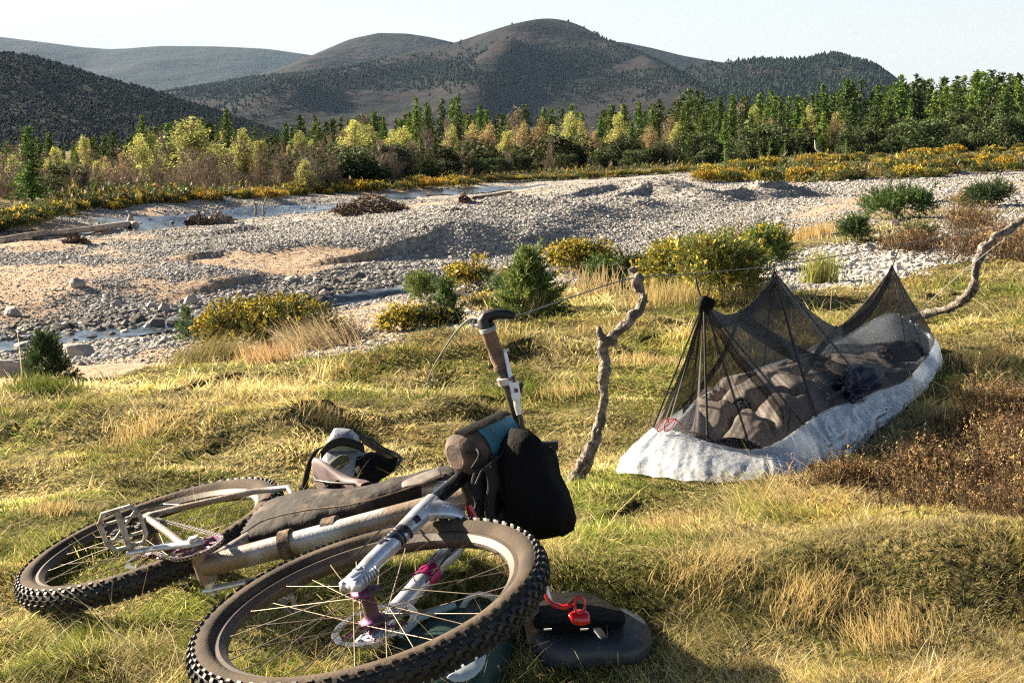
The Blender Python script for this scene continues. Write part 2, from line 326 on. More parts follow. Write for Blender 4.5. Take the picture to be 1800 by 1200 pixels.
# water: the far river channel and the near creek, thin sheets lying in their beds
M_water = mat("river_water", (.06, .075, .085), rough=.12, spec=.9, bump=.02, bscale=6., coord='Object')
def water(name, line, w0, w1, lab, lift):
    pts = np.array([on_ground(a, b) for a, b in line]); n = 160
    t = np.linspace(0, len(line) - 1, n); c = np.stack([np.interp(t, range(len(line)), pts[:, k]) for k in range(3)], -1)
    d = np.gradient(c[:, :2], axis=0); d /= np.linalg.norm(d, axis=1)[:, None]; nn = np.c_[-d[:, 1], d[:, 0]]
    w = np.interp(t, np.linspace(0, len(line) - 1, len(w0)), w0); w2 = np.interp(t, np.linspace(0, len(line) - 1, len(w1)), w1)
    rows = []; zc = zterr(c[:, 0], c[:, 1]); zc = np.convolve(np.pad(zc, 20, 'edge'), np.ones(41) / 41, 'valid') + lift
    for s in np.linspace(-1, 1, 13):
        ww = np.where(s < 0, w, w2) * s * (1 + .25 * noise(t * 1.7, s * 1.2, 0, 55)); p = c[:, :2] + nn * ww[:, None]
        rows.append(np.c_[p, np.minimum(zc, zterr(p[:, 0], p[:, 1]) + .03)])
    o = MB().grid(np.array(rows)).build(name, M_water, smooth=True); tag(o, kind='structure'); return o
water("river_channel", [(-300, 425), (100, 408), (235, 396), (330, 386), (420, 376), (560, 360), (700, 347), (800, 338), (880, 331), (960, 325)], [.8, 1., 1., 1.1, 1., .8, .6], [.8, 1., 1., .9, .8, .6], "", .16)
water("creek_water", [(-300, 632), (0, 604), (120, 592), (240, 579), (330, 570), (430, 556), (520, 541), (600, 527), (700, 510), (790, 496)], [.5, .55, .35, .25, .2, .2, .2], [.5, .5, .4, .3, .2, .2], "", .05)

# ------------------------------------------------------------ hills
def hill(name, crest, D, near, H0=-25, matl=None, rough_=.05, seed=1, px0=None, px1=None, back=900, nose=()):
    xs = np.array([c[0] for c in crest], float); yc = np.array([c[1] for c in crest], float)
    nu, nv = 220, 90; px = np.linspace(xs[0], xs[-1], nu)
    # smooth interpolation of the crest
    py = np.interp(px, xs, yc); k = np.hanning(9); k /= k.sum(); py = np.convolve(np.pad(py, 4, 'edge'), k, 'valid')
    X = (px - 900) / FPX * D; Hc = CAMZ + (230 - py) / FPX * D
    v = np.linspace(-1, 1, nv)                      # -1 back foot, 0 crest, 1 front foot
    G = np.zeros((nv, nu, 3))
    for j, vv in enumerate(v):
        a = abs(vv); f = (1 - sstep(0, 1, a)) * .45 + (1 - a) ** 1.7 * .55
        yy = D - vv * near if vv > 0 else D - vv * back
        z = H0 + (Hc - H0) * f
        rough = fbm(X / D * 14, yy / D * 14 + 0 * X, 0, seed, 5) * rough_ * (Hc.max() - H0) * sstep(0, .25, a) * sstep(1, .8, a)
        z = z + rough
        for (nx, amp, wd) in nose:                  # spurs running down towards the viewer
            xc = (nx - 900) / FPX * D + a * amp * D * .2
            z = z + (Hc.max() - H0) * .16 * np.exp(-((X - xc) / (wd * D)) ** 2) * math.sin(math.pi * min(a * 1.0, 1)) * (1 if vv > 0 else 0)
        G[j, :, 0] = X; G[j, :, 1] = yy; G[j, :, 2] = z
    for j, vv in enumerate(v):
        if vv <= 0: continue
        w = G[j, :, 1] * CT - (G[j, :, 2] - CAMZ) * SN; pxj = 900 + FPX * G[j, :, 0] / w; lim = np.interp(pxj, px, py) + 5 * vv ** .5
        G[j, :, 2] = np.minimum(G[j, :, 2], CAMZ + (230 - lim) / FPX * G[j, :, 1] * 1.0)
    o = MB().grid(G).build(name, matl, smooth=True); tag(o, kind='structure'); return G
def moor(name, a, b, c, scale, mixp=(.42, .6)):
    m = mat(name, a, rough=.95, var=b, vscale=scale, vmix=mixp, spec=.05, detail=12, bump=10, bscale=scale * 3); return m
M_far = moor("far_moor", (.02, .032, .042), (.03, .035, .042), 0, .004)
M_moor = moor("heather_moor", (.021, .017, .019), (.009, .011, .012), 0, .009, (.46, .54))
M_moor2 = moor("wooded_moor", (.016, .021, .017), (.032, .026, .024), 0, .010, (.45, .6))
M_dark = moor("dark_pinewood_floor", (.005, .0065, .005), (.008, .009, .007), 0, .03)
hA = hill("far_hills", [(-500,75),(-200,60),(0,67),(100,79),(160,87),(213,91),(260,87),(300,85),(400,86),(480,90),(552,100),(700,125),(900,170)], 7500, 2500, matl=M_far, seed=3, rough_=.04, back=1500)
hC = hill("rounded_moor_hill", [(250,185),(430,140),(500,122),(560,98),(620,73),(670,63),(720,64),(760,70),(800,79),(900,110),(1000,150),(1100,190)], 5200, 1500, matl=M_moor, seed=5, rough_=.03, nose=((560, .1, .03),))
hE = hill("moor_hill_behind_peak", [(900,70),(1000,74),(1070,77),(1100,80),(1150,90),(1200,102),(1260,112),(1400,135),(1600,190)], 5000, 1500, matl=M_moor, seed=6, rough_=.03)
hD = hill("heather_peak", [(80,200),(200,180),(300,161),(380,149),(450,137),(550,130),(600,125),(650,114),(700,100),(800,80),(850,64),(900,49),(940,41),(960,39),(985,41),(1010,47),(1035,58),(1060,73),(1120,95),(1180,121),(1230,150),(1300,182),(1400,205),(1600,225)], 3600, 1900, matl=M_moor, seed=8, rough_=.05, back=1200, nose=((930, -.25, .022), (700, -.3, .03), (1080, .1, .02)))
hF = hill("wooded_hills", [(1000,160),(1120,142),(1180,127),(1260,113),(1330,107),(1380,109),(1420,105),(1440,100),(1455,99),(1480,103),(1510,112),(1530,115),(1545,124),(1560,134),(1600,165),(1700,200)], 3000, 1100, matl=M_moor2, seed=9, rough_=.05, back=800)
hB = hill("dark_pinewood_hill", [(-700,150),(-300,120),(-100,102),(0,97),(50,97),(100,107),(150,122),(200,139),(250,152),(300,165),(350,182),(400,198),(460,218),(520,240),(600,262)], 1500, 800, H0=-14, matl=M_dark, seed=10, rough_=.05, back=700)

# woods on the hill sides
def cone_wood(name, G, n, dens, h, colr, seed, wd_=1.3):
    r = np.random.default_rng(seed); nv, nu = G.shape[:2]; j = r.uniform(nv // 2, nv - 2, n * 4); i = r.uniform(0, nu - 2, n * 4)
    j0, i0 = j.astype(int), i.astype(int); fj, fi = (j - j0)[:, None], (i - i0)[:, None]
    p = (G[j0, i0] * (1 - fj) * (1 - fi) + G[j0 + 1, i0] * fj * (1 - fi) + G[j0, i0 + 1] * (1 - fj) * fi + G[j0 + 1, i0 + 1] * fj * fi)
    px, py = proj(p); keep = dens(px, py, p) > r.uniform(0, 1, len(p)); p = p[keep][:n]; n = len(p)
    pv = [(math.cos(a) * .32, math.sin(a) * .32, .12) for a in (0, 1.57, 3.14, 4.71)] + [(math.cos(a) * .2, math.sin(a) * .2, .6) for a in (.5, 2.1, 3.6, 5.2)] + [(0, 0, 1)]
    F = [(0, 1, 5), (0, 5, 4), (1, 2, 6), (1, 6, 5), (2, 3, 7), (2, 7, 6), (3, 0, 4), (3, 4, 7), (4, 5, 8), (5, 6, 8), (6, 7, 8), (7, 4, 8)]
    sc = r.uniform(.6, 1.3, n) * h; c = np.array(colr) * r.uniform(.8, 1.2, (n, 1))
    V, Fc, C = replicate(pv, F, p, rbasis(n, .05, r), np.stack([sc * wd_, sc * wd_, sc], -1), np.ones((9, 3)), c)
    o = link(name, raw_mesh(name, V, None, Fc, [M_needle_far], C)); return o
M_needle_far = mat("hillside_pine_needles", vcol=True, rough=.9, spec=.05)
def dD(px, py, p):
    band = np.exp(-((py - np.interp(px, [300, 600, 900, 1100, 1250], [165, 140, 118, 120, 160])) / np.interp(px, [300, 700, 1000, 1200], [14, 16, 38, 40])) ** 2)
    low = .25 * (fbm(p[:, 0] * .004, p[:, 1] * .004, 0, 61) > .1) * (py > 150)
    return np.clip(band * 1. * (fbm(p[:, 0] * .006, p[:, 1] * .006, 0, 62) > -.25) + low, 0, 1)
tag(cone_wood("peak_pinewood", hD, 14000, dD, 7, (.015, .022, .017), 1), "scattered dark pinewood across the flanks of the tallest heather peak", "wood", kind='stuff')
tag(cone_wood("right_hill_pinewood", hF, 13000, lambda a, b, p: .2 + .6 * (fbm(p[:, 0] * .005, p[:, 1] * .005, 0, 64) > -.1), 8.5, (.018, .028, .020), 2), "pale speckled pinewood covering the low hills right of the peak", "wood", kind='stuff')
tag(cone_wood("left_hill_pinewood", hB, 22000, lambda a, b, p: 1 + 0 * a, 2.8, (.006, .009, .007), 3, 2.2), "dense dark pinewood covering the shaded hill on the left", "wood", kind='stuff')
# air between the eye and the hills
hz = MB().box((0, 4500, 250), (6500, 0, 0), (0, 6500, 0), (0, 0, 480)).build("haze", bpy.data.materials.new("haze_air")); tag(hz, kind='stuff')
hm = hz.data.materials[0]; hm.use_nodes = True; hn = hm.node_tree; hn.nodes.remove(hn.nodes['Principled BSDF'])
pv = hn.nodes.new('ShaderNodeVolumePrincipled'); pv.inputs['Color'].default_value = (.42, .66, 1., 1); pv.inputs['Density'].default_value = 1.7e-5; pv.inputs['Anisotropy'].default_value = .1
hn.links.new(pv.outputs[0], hn.nodes['Material Output'].inputs['Volume'])

# ------------------------------------------------------------ stones
def stone_proto(k):
    r = np.random.default_rng(100 + k); t = (1 + 5 ** .5) / 2
    v = np.array([(-1, t, 0), (1, t, 0), (-1, -t, 0), (1, -t, 0), (0, -1, t), (0, 1, t), (0, -1, -t), (0, 1, -t), (t, 0, -1), (t, 0, 1), (-t, 0, -1), (-t, 0, 1)]) / 1.9
    f = [(0, 11, 5), (0, 5, 1), (0, 1, 7), (0, 7, 10), (0, 10, 11), (1, 5, 9), (5, 11, 4), (11, 10, 2), (10, 7, 6), (7, 1, 8), (3, 9, 4), (3, 4, 2), (3, 2, 6), (3, 6, 8), (3, 8, 9), (4, 9, 5), (2, 4, 11), (6, 2, 10), (8, 6, 7), (9, 8, 1)]
    return v * r.uniform(.78, 1.2, (12, 1)) * .5, f
def sample_px(n, x0, x1, y0, y1, seed, zg=None):
    r = np.random.default_rng(seed); px = r.uniform(x0, x1, n); py = r.uniform(y0, y1, n)
    return px, py
M_stone = mat("river_stone", vcol=True, rough=.85, spec=.2, smooth=False) if False else mat("river_stone", vcol=True, rough=.85, spec=.2, bump=.004, bscale=60, coord='Object')
def march(px, py, it=9):
    """ground points for many photo pixels: start on the base plane and iterate"""
    r = ray(px, py); z = np.full(len(px), -.6)
    for _ in range(it):
        d = (z - CAMZ) / np.minimum(r[:, 2], -.004); d = np.clip(d, 1.5, 400); z = .5 * z + .5 * zbase(r[:, 0] * d, r[:, 1] * d)
    x, y = r[:, 0] * d, r[:, 1] * d; return x, y
r = np.random.default_rng(5); parts = [[], [], []]
px, py = r.uniform(-350, 2150, 680000), 300 + 330 * r.uniform(0, 1, 680000) ** .95
x, y = march(px, py); zc, g, sand, wet, far, creek = zterr(x, y, True)
prob = (1 - g) * (1 - .86 * sand) * (1 - far) + .02 * (g > .3) * (g < .95)
rockR = sstep(1350, 1500, px) * sstep(390, 420, py) * sstep(500, 480, py); prob = np.maximum(prob, rockR * (1 - g) * .9)
prob = np.where(creek > .4, prob * .12, prob)
k = (r.uniform(0, 1, len(px)) < prob) & (y > 4); x, y, zc, sand, wet, px, py, g, rockR = (a[k] for a in (x, y, zc, sand, wet, px, py, g, rockR)); d = np.hypot(x, y); n = len(x)
size = np.exp(r.normal(0, .42, n)) * .031 * (1 + 1.3 * wet) * np.clip(d / 26, .8, 1.5) * (1 + .5 * rockR) * (1 - .3 * sand)
grey = r.uniform(.16, .44, n) * (1 - .68 * wet * (r.uniform(0, 1, n) < .8)); tint = r.uniform(-1, 1, n)
C = np.stack([grey * (1.03 + .06 * tint), grey * (.99 + .01 * tint), grey * (.94 - .04 * tint)], -1)
mbs = MB(); sc = np.stack([size * r.uniform(.9, 1.5, n), size * r.uniform(.7, 1.1, n), size * r.uniform(.4, .7, n)], -1)
pos = np.stack([x, y, zc + sc[:, 2] * .18], -1); bas = rbasis(n, .5, r); idx = r.integers(0, 5, n)
for q in range(5):
    pvx, f = stone_proto(q); s = idx == q; V, F, CC = replicate(pvx, f, pos[s], bas[s], sc[s], np.ones((12, 3)), C[s]); mbs.add(V, T=F, C=CC)
tag(mbs.build("gravel", M_stone, col_=True), "grey river stones and cobbles covering the gravel bar", "gravel", kind='stuff')

# ------------------------------------------------------------ grass
M_grass = mat("dry_grass", vcol=True, rough=.6, spec=.25, trans=.42)
TENT = np.array([Gp(1094,832),Gp(1165,858),Gp(1245,871),Gp(1335,867),Gp(1395,855),Gp(1445,832),Gp(1490,812),Gp(1565,765),Gp(1622,716),Gp(1652,662),[2.22,7.24,0],[1.95,7.32,0],[1.64,7.24,0],[1.02,6.07,0],[.48,5.1,0]])[:, :2]
def in_tent(x, y):
    c = np.zeros(np.shape(x), bool); n = len(TENT)
    for i in range(n):
        (x0, y0), (x1, y1) = TENT[i], TENT[(i + 1) % n]; c ^= ((y0 > y) != (y1 > y)) & (x < (x1 - x0) * (y - y0) / (y1 - y0 + 1e-12) + x0)
    return c
def blades(n, px, py, hscale, wscale, lie, seed, pal, flow=1., segs=3, world=None):
    r = np.random.default_rng(seed)
    x, y = march(px, py) if world is None else world
    z, g, sand, wet, far, creek = zterr(x, y, True); k = (r.uniform(0, 1, len(x)) < g ** 1.2) & (y > 1.5) & (y < 60)
    k &= ~in_tent(x, y)
    x, y, z = x[k], y[k], z[k]; n = len(x); d = np.hypot(x, y)
    tus = fbm(x * 2.3, y * 2.3, 0, 71, 3); pat = fbm(x * .8, y * 1.1, 2, 72, 4); dry = fbm(x * 3.7, y * 3.7, 5, 73, 3); rus = fbm(x * 2.1, y * 2.6, 8, 77, 3)
    h = hscale * (1 + 1.1 * tus + .5 * noise(x * 9, y * 9, 0, 78)) * np.exp(r.normal(0, .35, n)) * np.clip(d / 6, .8, 2.2) ** .35
    h = np.clip(h, .026, .4); w = wscale * r.uniform(.6, 1.4, n) * np.clip(d / 3.6, .8, 9)
    az = -.5 + 1.6 * fbm(x * 1.4, y * 1.4, 9, 74, 3) * flow + 3.2 * fbm(x * 6.5, y * 6.5, 9, 75, 2) + r.normal(0, .95, n)   # lean direction
    lean = np.clip(lie + .45 * fbm(x * 3, y * 3, 4, 76, 2) + r.normal(0, .25, n), .02, 1.35)
    dx, dy = np.cos(az), np.sin(az); cu = r.uniform(.3, 1.1, n)
    V = []; ts = [0, .4, .75, 1]
    face = r.uniform(0, 2 * math.pi, n); sx, sy = np.cos(face), np.sin(face)
    vx, vy = x / d, y / d; sx = .75 * (-vy) + .25 * sx + .0; sy = .75 * vx + .25 * sy   # mostly broad side on, any side will do
    for t in ts:
        ang = lean * (1 + cu * (t - .35)); rr = h * t
        hx = rr * np.sin(ang * .9); hz = rr * np.cos(np.minimum(ang * .9, 1.45))
        cx, cy_, cz = x + dx * hx, y + dy * hx, z - .004 + hz
        ww = w * (1 - t ** 2 * .85)
        if t < 1: V += [np.stack([cx - sx * ww, cy_ - sy * ww, cz], -1), np.stack([cx + sx * ww, cy_ + sy * ww, cz], -1)]
        else: V.append(np.stack([cx, cy_, cz], -1))
    V = np.stack(V, 1); b = (np.arange(n) * 7)[:, None]
    Q = np.concatenate([b + np.array([0, 1, 3, 2]), b + np.array([2, 3, 5, 4])]); T = b + np.array([4, 5, 6])
    P4 = np.array(pal)                                    # straw, yellow green, green, rust
    u = r.uniform(0, 1, n)
    ws = np.clip(.45 + 1.5 * dry - .5 * pat, .03, 3); wy = np.full(n, .34); wg = np.clip(.38 + 1.6 * pat - .7 * dry, .03, 3); wr_ = np.clip(.05 + .8 * rus * (rus > .15), .03, 3)
    W = np.stack([ws, wy, wg, wr_], -1); W = np.cumsum(W / W.sum(1)[:, None], 1); ci = (u[:, None] > W).sum(1).clip(0, 3)
    c = P4[ci] * r.uniform(.5, 1.4, (n, 1)) * np.clip(1 + .55 * fbm(x * 1.6, y * 2.2, 3, 79, 3), .6, 1.5)[:, None]; tg = np.array([.3, .3, .75, .75, 1.05, 1.05, 1.15])  # roots coloured darker, standing in for shade in the gaps between blades
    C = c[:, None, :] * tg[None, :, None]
    return V.reshape(-1, 3), Q, T, C.reshape(-1, 3)
PAL = [(.80, .67, .35), (.60, .54, .17), (.23, .29, .06), (.52, .35, .12)]
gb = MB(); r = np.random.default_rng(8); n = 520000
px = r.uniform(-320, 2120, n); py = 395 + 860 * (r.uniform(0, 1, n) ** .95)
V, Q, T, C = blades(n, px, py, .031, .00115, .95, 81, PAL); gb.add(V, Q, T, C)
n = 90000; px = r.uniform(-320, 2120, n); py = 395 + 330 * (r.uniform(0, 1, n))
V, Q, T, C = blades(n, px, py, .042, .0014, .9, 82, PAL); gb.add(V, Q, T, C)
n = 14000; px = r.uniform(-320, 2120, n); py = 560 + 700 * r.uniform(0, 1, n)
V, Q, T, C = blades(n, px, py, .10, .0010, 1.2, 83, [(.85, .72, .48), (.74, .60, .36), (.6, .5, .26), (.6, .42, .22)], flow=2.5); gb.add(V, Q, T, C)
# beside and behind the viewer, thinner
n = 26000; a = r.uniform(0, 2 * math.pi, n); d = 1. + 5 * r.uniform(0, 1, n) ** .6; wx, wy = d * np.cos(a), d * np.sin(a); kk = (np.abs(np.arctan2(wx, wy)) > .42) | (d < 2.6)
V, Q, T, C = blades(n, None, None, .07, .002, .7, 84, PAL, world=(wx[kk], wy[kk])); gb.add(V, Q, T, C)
tag(gb.build("grass", M_grass, col_=True), "matted straw and green grass of the camp meadow", "grass", kind='stuff')

# ------------------------------------------------------------ heather
def heather(name, spots, n, seed, h0=.062, lab=""):
    r = np.random.default_rng(seed); pxs, pys = [], []
    for (cx, cy_, rx, ry, wt) in spots:
        k = int(n * wt / sum(s[4] for s in spots)); a = r.uniform(0, 2 * math.pi, k); q = np.abs(r.normal(0, .52, k))
        pxs.append(cx + rx * q * np.cos(a)); pys.append(cy_ + ry * q * np.sin(a))
    px, py = np.concatenate(pxs), np.concatenate(pys); x, y = march(px, py); z = zterr(x, y); d = np.hypot(x, y)
    k = (~in_tent(x, y)) & (fbm(x * 4, y * 4, 0, 91, 2) > r.uniform(-.9, .25, len(x))); x, y, z, d = x[k], y[k], z[k], d[k]; n = len(x)
    # sprig: bent stem with small scale leaves
    pr = np.random.default_rng(3); V = []; T = []; C = []
    for b in range(3):
        a = b * 2.1; L_ = [.8, 1, .7][b]; dx, dy = math.cos(a) * .35, math.sin(a) * .35
        k0 = len(V); V += [(-.012, 0, 0), (.012, 0, 0), (dx * L_, dy * L_, L_)]; T.append((k0, k0 + 1, k0 + 2)); C += [(.5, .42, .38)] * 3
        for j in range(14):
            t = .2 + .8 * j / 14; c = np.array([dx * L_ * t, dy * L_ * t, L_ * t]); e = pr.normal(size=3); e /= np.linalg.norm(e); f = np.cross(e, pr.normal(size=3)); f /= np.linalg.norm(f)
            k0 = len(V); V += [tuple(c - f * .012), tuple(c + f * .016), tuple(c + e * .075)]; T.append((k0, k0 + 1, k0 + 2)); cc = (1, 1, 1) if t < .8 else (1.9, 1.75, 1.4); C += [cc] * 3
    h = h0 * np.exp(r.normal(0, .3, n)) * (1 + .5 * fbm(x * 2.2, y * 2.2, 0, 93, 2)); h = np.clip(h, .04, .4)
    base = np.array([(.105, .068, .042), (.07, .05, .036), (.28, .21, .11), (.045, .042, .028)])[r.choice(4, n, p=[.38, .3, .2, .12])] * r.uniform(.6, 1.4, (n, 1))
    Vv, F, Cc = replicate(V, T, np.stack([x, y, z], -1), rbasis(n, .7, r), np.stack([h * 1.25, h * 1.25, h], -1), C, base)
    return tag(link(name, raw_mesh(name, Vv, None, F, [M_heather], Cc)), lab, "heather", kind='stuff')
M_heather = mat("heather_twigs", vcol=True, rough=.8, spec=.15, trans=.25)
heather("heather", [(1760, 820, 180, 100, 3.0), (1620, 885, 130, 60, 1.3), (1780, 745, 120, 40, 1.2), (1830, 950, 150, 110, 1.4), (1500, 880, 80, 26, .5), (1980, 850, 180, 160, 1.2)], 27000, 17, lab="brown wiry heather growing beside the mesh shelter")
heather("heather", [(1760, 440, 120, 36, 2), (1700, 395, 60, 12, .6), (1600, 445, 60, 14, .5), (1330, 420, 90, 16, .5), (620, 605, 30, 8, .1)], 3600, 18, h0=.2, lab="reddish brown heather among the stones near the far branch")

# ------------------------------------------------------------ shrubs
def shoot_proto(nn, L_=1., wid=.05, nl=.34, seed=0, bloom=0.):
    r = np.random.default_rng(seed); V = [(-.02, 0, 0), (.02, 0, 0), (0, 0, 1.)]; T = [(0, 1, 2)]; C = [(.5, .4, .25)] * 3
    for j in range(nn):
        t = .08 + .92 * j / nn; a = j * 2.4; up = .7 + .5 * t; dr = np.array([math.cos(a), math.sin(a), up]); dr /= np.linalg.norm(dr)
        s = np.cross(dr, r.normal(size=3)); s /= np.linalg.norm(s); c = np.array([0, 0, t]); k0 = len(V); q = nl * r.uniform(.7, 1.2) * (1 - .35 * t)
        V += [tuple(c - s * wid), tuple(c + s * wid), tuple(c + dr * q)]; T.append((k0, k0 + 1, k0 + 2))
        C += [(.8, .8, .8), (.8, .8, .8), (1.15, 1.15, 1.15)]
    return np.array(V) * [1, 1, L_], T, np.array(C)
def flower_proto(seed=0):
    r = np.random.default_rng(seed); V = []; T = []
    for j in range(5):
        c = r.normal(size=3) * .25 + [0, 0, .5]; e = r.normal(size=3); e /= np.linalg.norm(e); f = np.cross(e, r.normal(size=3)); f /= np.linalg.norm(f); k0 = len(V)
        V += [tuple(c - f * .2), tuple(c + f * .2), tuple(c + e * .42)]; T.append((k0, k0 + 1, k0 + 2))
    return np.array(V), T, np.ones((15, 3))
M_leaf = mat("gorse_and_pine_needles", vcol=True, rough=.65, spec=.25, trans=.22)
M_leaf_far = mat("far_shrub_leaf", vcol=True, rough=.7, spec=.2, trans=.25, hue=.015)
M_stem = mat("shrub_stem", (.14, .095, .06), rough=.9, bump=.003, bscale=60)
def shrub_mesh(nm, rx, ry, rz, n, green, gold, fl, seed, sl=.16, conical=0., core=.35, nn=13, wid=.05, lumps=5, mt=None):
    """dome of spiky shoots over several lobes; gold = flower colour, fl = share of the lit shell in bloom"""
    r = np.random.default_rng(seed); lobes = [(0, 0, .45 * rz, 1.)] + [(r.uniform(-.6, .6) * rx, r.uniform(-.6, .6) * ry, rz * r.uniform(.25, .55), r.uniform(.4, .75)) for _ in range(lumps)]
    P0 = []; D0 = []
    w = np.array([l[3] ** 2 for l in lobes]); li = r.choice(len(lobes), n, p=w / w.sum())
    d = r.normal(size=(n, 3)); d[:, 2] = np.where(d[:, 2] < -.5, -d[:, 2], d[:, 2]); d /= np.linalg.norm(d, axis=1)[:, None]; q = core + (1 - core) * r.uniform(0, 1, n) ** .5
    L_ = np.array(lobes)[li]; p = L_[:, :3] + d * q[:, None] * L_[:, 3:4] * np.array([rx, ry, rz * .55]) * (1 if not conical else 1)
    if conical: 
        t = r.uniform(0, 1, n) ** 1.3; a = r.uniform(0, 2 * math.pi, n); rad = (1 - t) ** .8 * (.35 + .65 * r.uniform(0, 1, n) ** .5) * (1 + .35 * np.sin(t * 26)) 
        p = np.stack([rx * rad * np.cos(a), ry * rad * np.sin(a), rz * (.05 + .92 * t)], -1); d = np.stack([np.cos(a), np.sin(a), .5 + 1.6 * t], -1)
    p[:, 2] = np.maximum(p[:, 2], .01); dirs = d + r.normal(0, .35, (n, 3)) + [0, 0, .35]
    pv_, T, PC = shoot_proto(nn, 1, wid, seed=seed); bas = zbasis(dirs, r); ln = sl * np.exp(r.normal(0, .25, n))
    base = np.array(green) * r.uniform(.6, 1.45, (n, 1)) * (1 + .25 * r.normal(size=(n, 3)) * [.4, .15, .2])
    V, F, C = replicate(pv_, T, p, bas, ln, PC, np.clip(base, .004, 1)); mb = MB(); mb.add(V, T=F, C=C)
    if fl:
        k = (r.uniform(0, 1, n) < fl) & (q > .5 if not conical else True); k &= noise(p[:, 0] / sl * .6, p[:, 1] / sl * .6, p[:, 2] / sl * .6, seed) > -.35
        fv, FT, FC = flower_proto(seed); V, F, C = replicate(fv, FT, p[k] + bas[k][:, 2] * ln[k][:, None] * .45, bas[k], ln[k] * .7, FC, np.array(gold) * r.uniform(.6, 1.2, (k.sum(), 1))); mb.add(V, T=F, C=C)
    V = np.vstack(mb.V); return raw_mesh(nm, V, None, np.vstack(mb.T), [mt or M_leaf], np.vstack(mb.C))
def stem_mesh(nm, rx, ry, rz, seed, k=7):
    r = np.random.default_rng(seed); mb = MB()
    for j in range(k):
        a = r.uniform(0, 6.28); e = np.array([rx * .6 * math.cos(a), ry * .6 * math.sin(a), rz * r.uniform(.4, .75)])
        mb.tube([(0, 0, -.03), e * [.3, .3, .5], e], [.05 * rx + .004, .035 * rx + .003, .01 * rx + .001], 5)
    V = np.vstack(mb.V); return raw_mesh(nm, V, np.vstack(mb.Q), np.vstack(mb.T), [M_stem])
GR, GOLD = (.075, .085, .028), (.52, .40, .045)
PINE, YPINE = (.075, .13, .035), (.14, .19, .045)
def shrub(name, px, py, hpx, wpx, label, cat, green=GR, fl=.5, seed=0, n=700, conical=0., sl=None, group=None, gold=GOLD, **kw):
    p = on_ground(px, py); d = p[1]; h = hpx / FPX * d; w = wpx / FPX * d / 2
    e = empty(name, p - [0, 0, .02], label, cat, group)
    sl_ = sl or .16 * h ** .5 * .55
    link("foliage", shrub_mesh("foliage", w, w * .9, h, n, green, gold, fl, seed, sl_, conical, **kw), e)
    link("stem", stem_mesh("stem", w * .3, w * .3, h * .7, seed), e); return e
B = [("gorse_bush", 480, 612, 88, 250, "broad yellow flowering gorse bush in front of the creek, left of the bicycle handlebar", GR, .75, 2200, 0, .07),
 ("pine_sapling", 330, 598, 58, 40, "small dark pine sapling at the left edge of the broad gorse bush", PINE, 0, 260, 1, .06),
 ("pine_sapling", 82, 668, 78, 80, "bushy dark green pine sapling between the boulders at the left edge", (.05, .085, .03), 0, 600, 1, .07),
 ("pine_sapling", 739, 528, 50, 46, "round bright pine sapling, leftmost of those on the sand above the handlebar", YPINE, 0, 420, 0, .09),
 ("pine_sapling", 784, 568, 72, 42, "thin dark pine sapling with a bare forked stem on the sand above the handlebar", PINE, 0, 300, 1, .08),
 ("gorse_bush", 822, 512, 46, 80, "brownish flowering gorse bush behind the thin forked pine sapling", (.09, .085, .03), .5, 600, 0, .09),
 ("pine_sapling", 874, 518, 34, 36, "smallest pine sapling, beside the brownish gorse bush", PINE, 0, 200, 0, .08),
 ("pine_sapling", 930, 556, 108, 90, "tallest bright green pine sapling left of the forked branch post", YPINE, 0, 1100, 1, .10),
 ("gorse_bush", 1020, 484, 58, 92, "rounded yellow gorse bush behind the top of the tallest pine sapling", GR, .75, 900, 0, .10),
 ("pine_sapling", 1064, 508, 52, 56, "pine sapling just left of the top of the forked branch post", PINE, 0, 380, 0, .10),
 ("gorse_bush", 1108, 484, 34, 70, "low dark shrub directly behind the tip of the forked branch post", (.04, .055, .02), .08, 350, 0, .1),
 ("gorse_bush", 1195, 520, 96, 130, "tall loose gorse bush with sparse flowers left of the mesh shelter", (.15, .17, .045), .3, 1200, 0, .09),
 ("gorse_bush", 1270, 528, 118, 150, "tall pale gorse bush behind the left peak of the mesh shelter", (.16, .18, .05), .22, 1500, 0, .09),
 ("gorse_bush", 1350, 480, 84, 90, "bright green shrub behind the middle peak of the mesh shelter", (.11, .17, .04), .1, 900, 0, .1),
 ("gorse_bush", 708, 580, 38, 66, "small flowering gorse bush on the sand just left of the handlebar end", GR, .6, 420, 0, .06),
 ("gorse_bush", 752, 572, 30, 60, "low gorse bush touching the foot of the thin forked pine sapling", (.08, .09, .03), .25, 320, 0, .07),
 ("gorse_bush", 845, 543, 24, 62, "low flat gorse bush on the sand directly above the black bar end", (.09, .10, .035), .3, 300, 0, .07),
 ("gorse_bush", 900, 500, 22, 50, "low gorse bush peeping out behind the left side of the tallest pine sapling", GR, .5, 220, 0, .09),
 ("pine_sapling", 1574, 386, 52, 120, "wide glossy green pine shrub on the stones right of the middle peak", (.07, .12, .03), 0, 900, 0, .16),
 ("pine_sapling", 1502, 423, 40, 44, "small green pine shrub between the middle and right peaks of the shelter", (.06, .1, .03), 0, 330, 0, .13),
 ("pine_sapling", 1612, 430, 32, 44, "low green pine shrub behind the right peak of the shelter", (.07, .12, .03), 0, 260, 0, .12),
 ("pine_sapling", 1745, 364, 42, 80, "dark green pine shrub at the far right edge of the stony ground", (.04, .07, .025), 0, 600, 0, .16),
 ("grass_tussock", 1700, 366, 26, 60, "golden brown shrub clump beside the dark pine shrub at the right edge", (.25, .17, .06), 0, 260, 0, .14)]
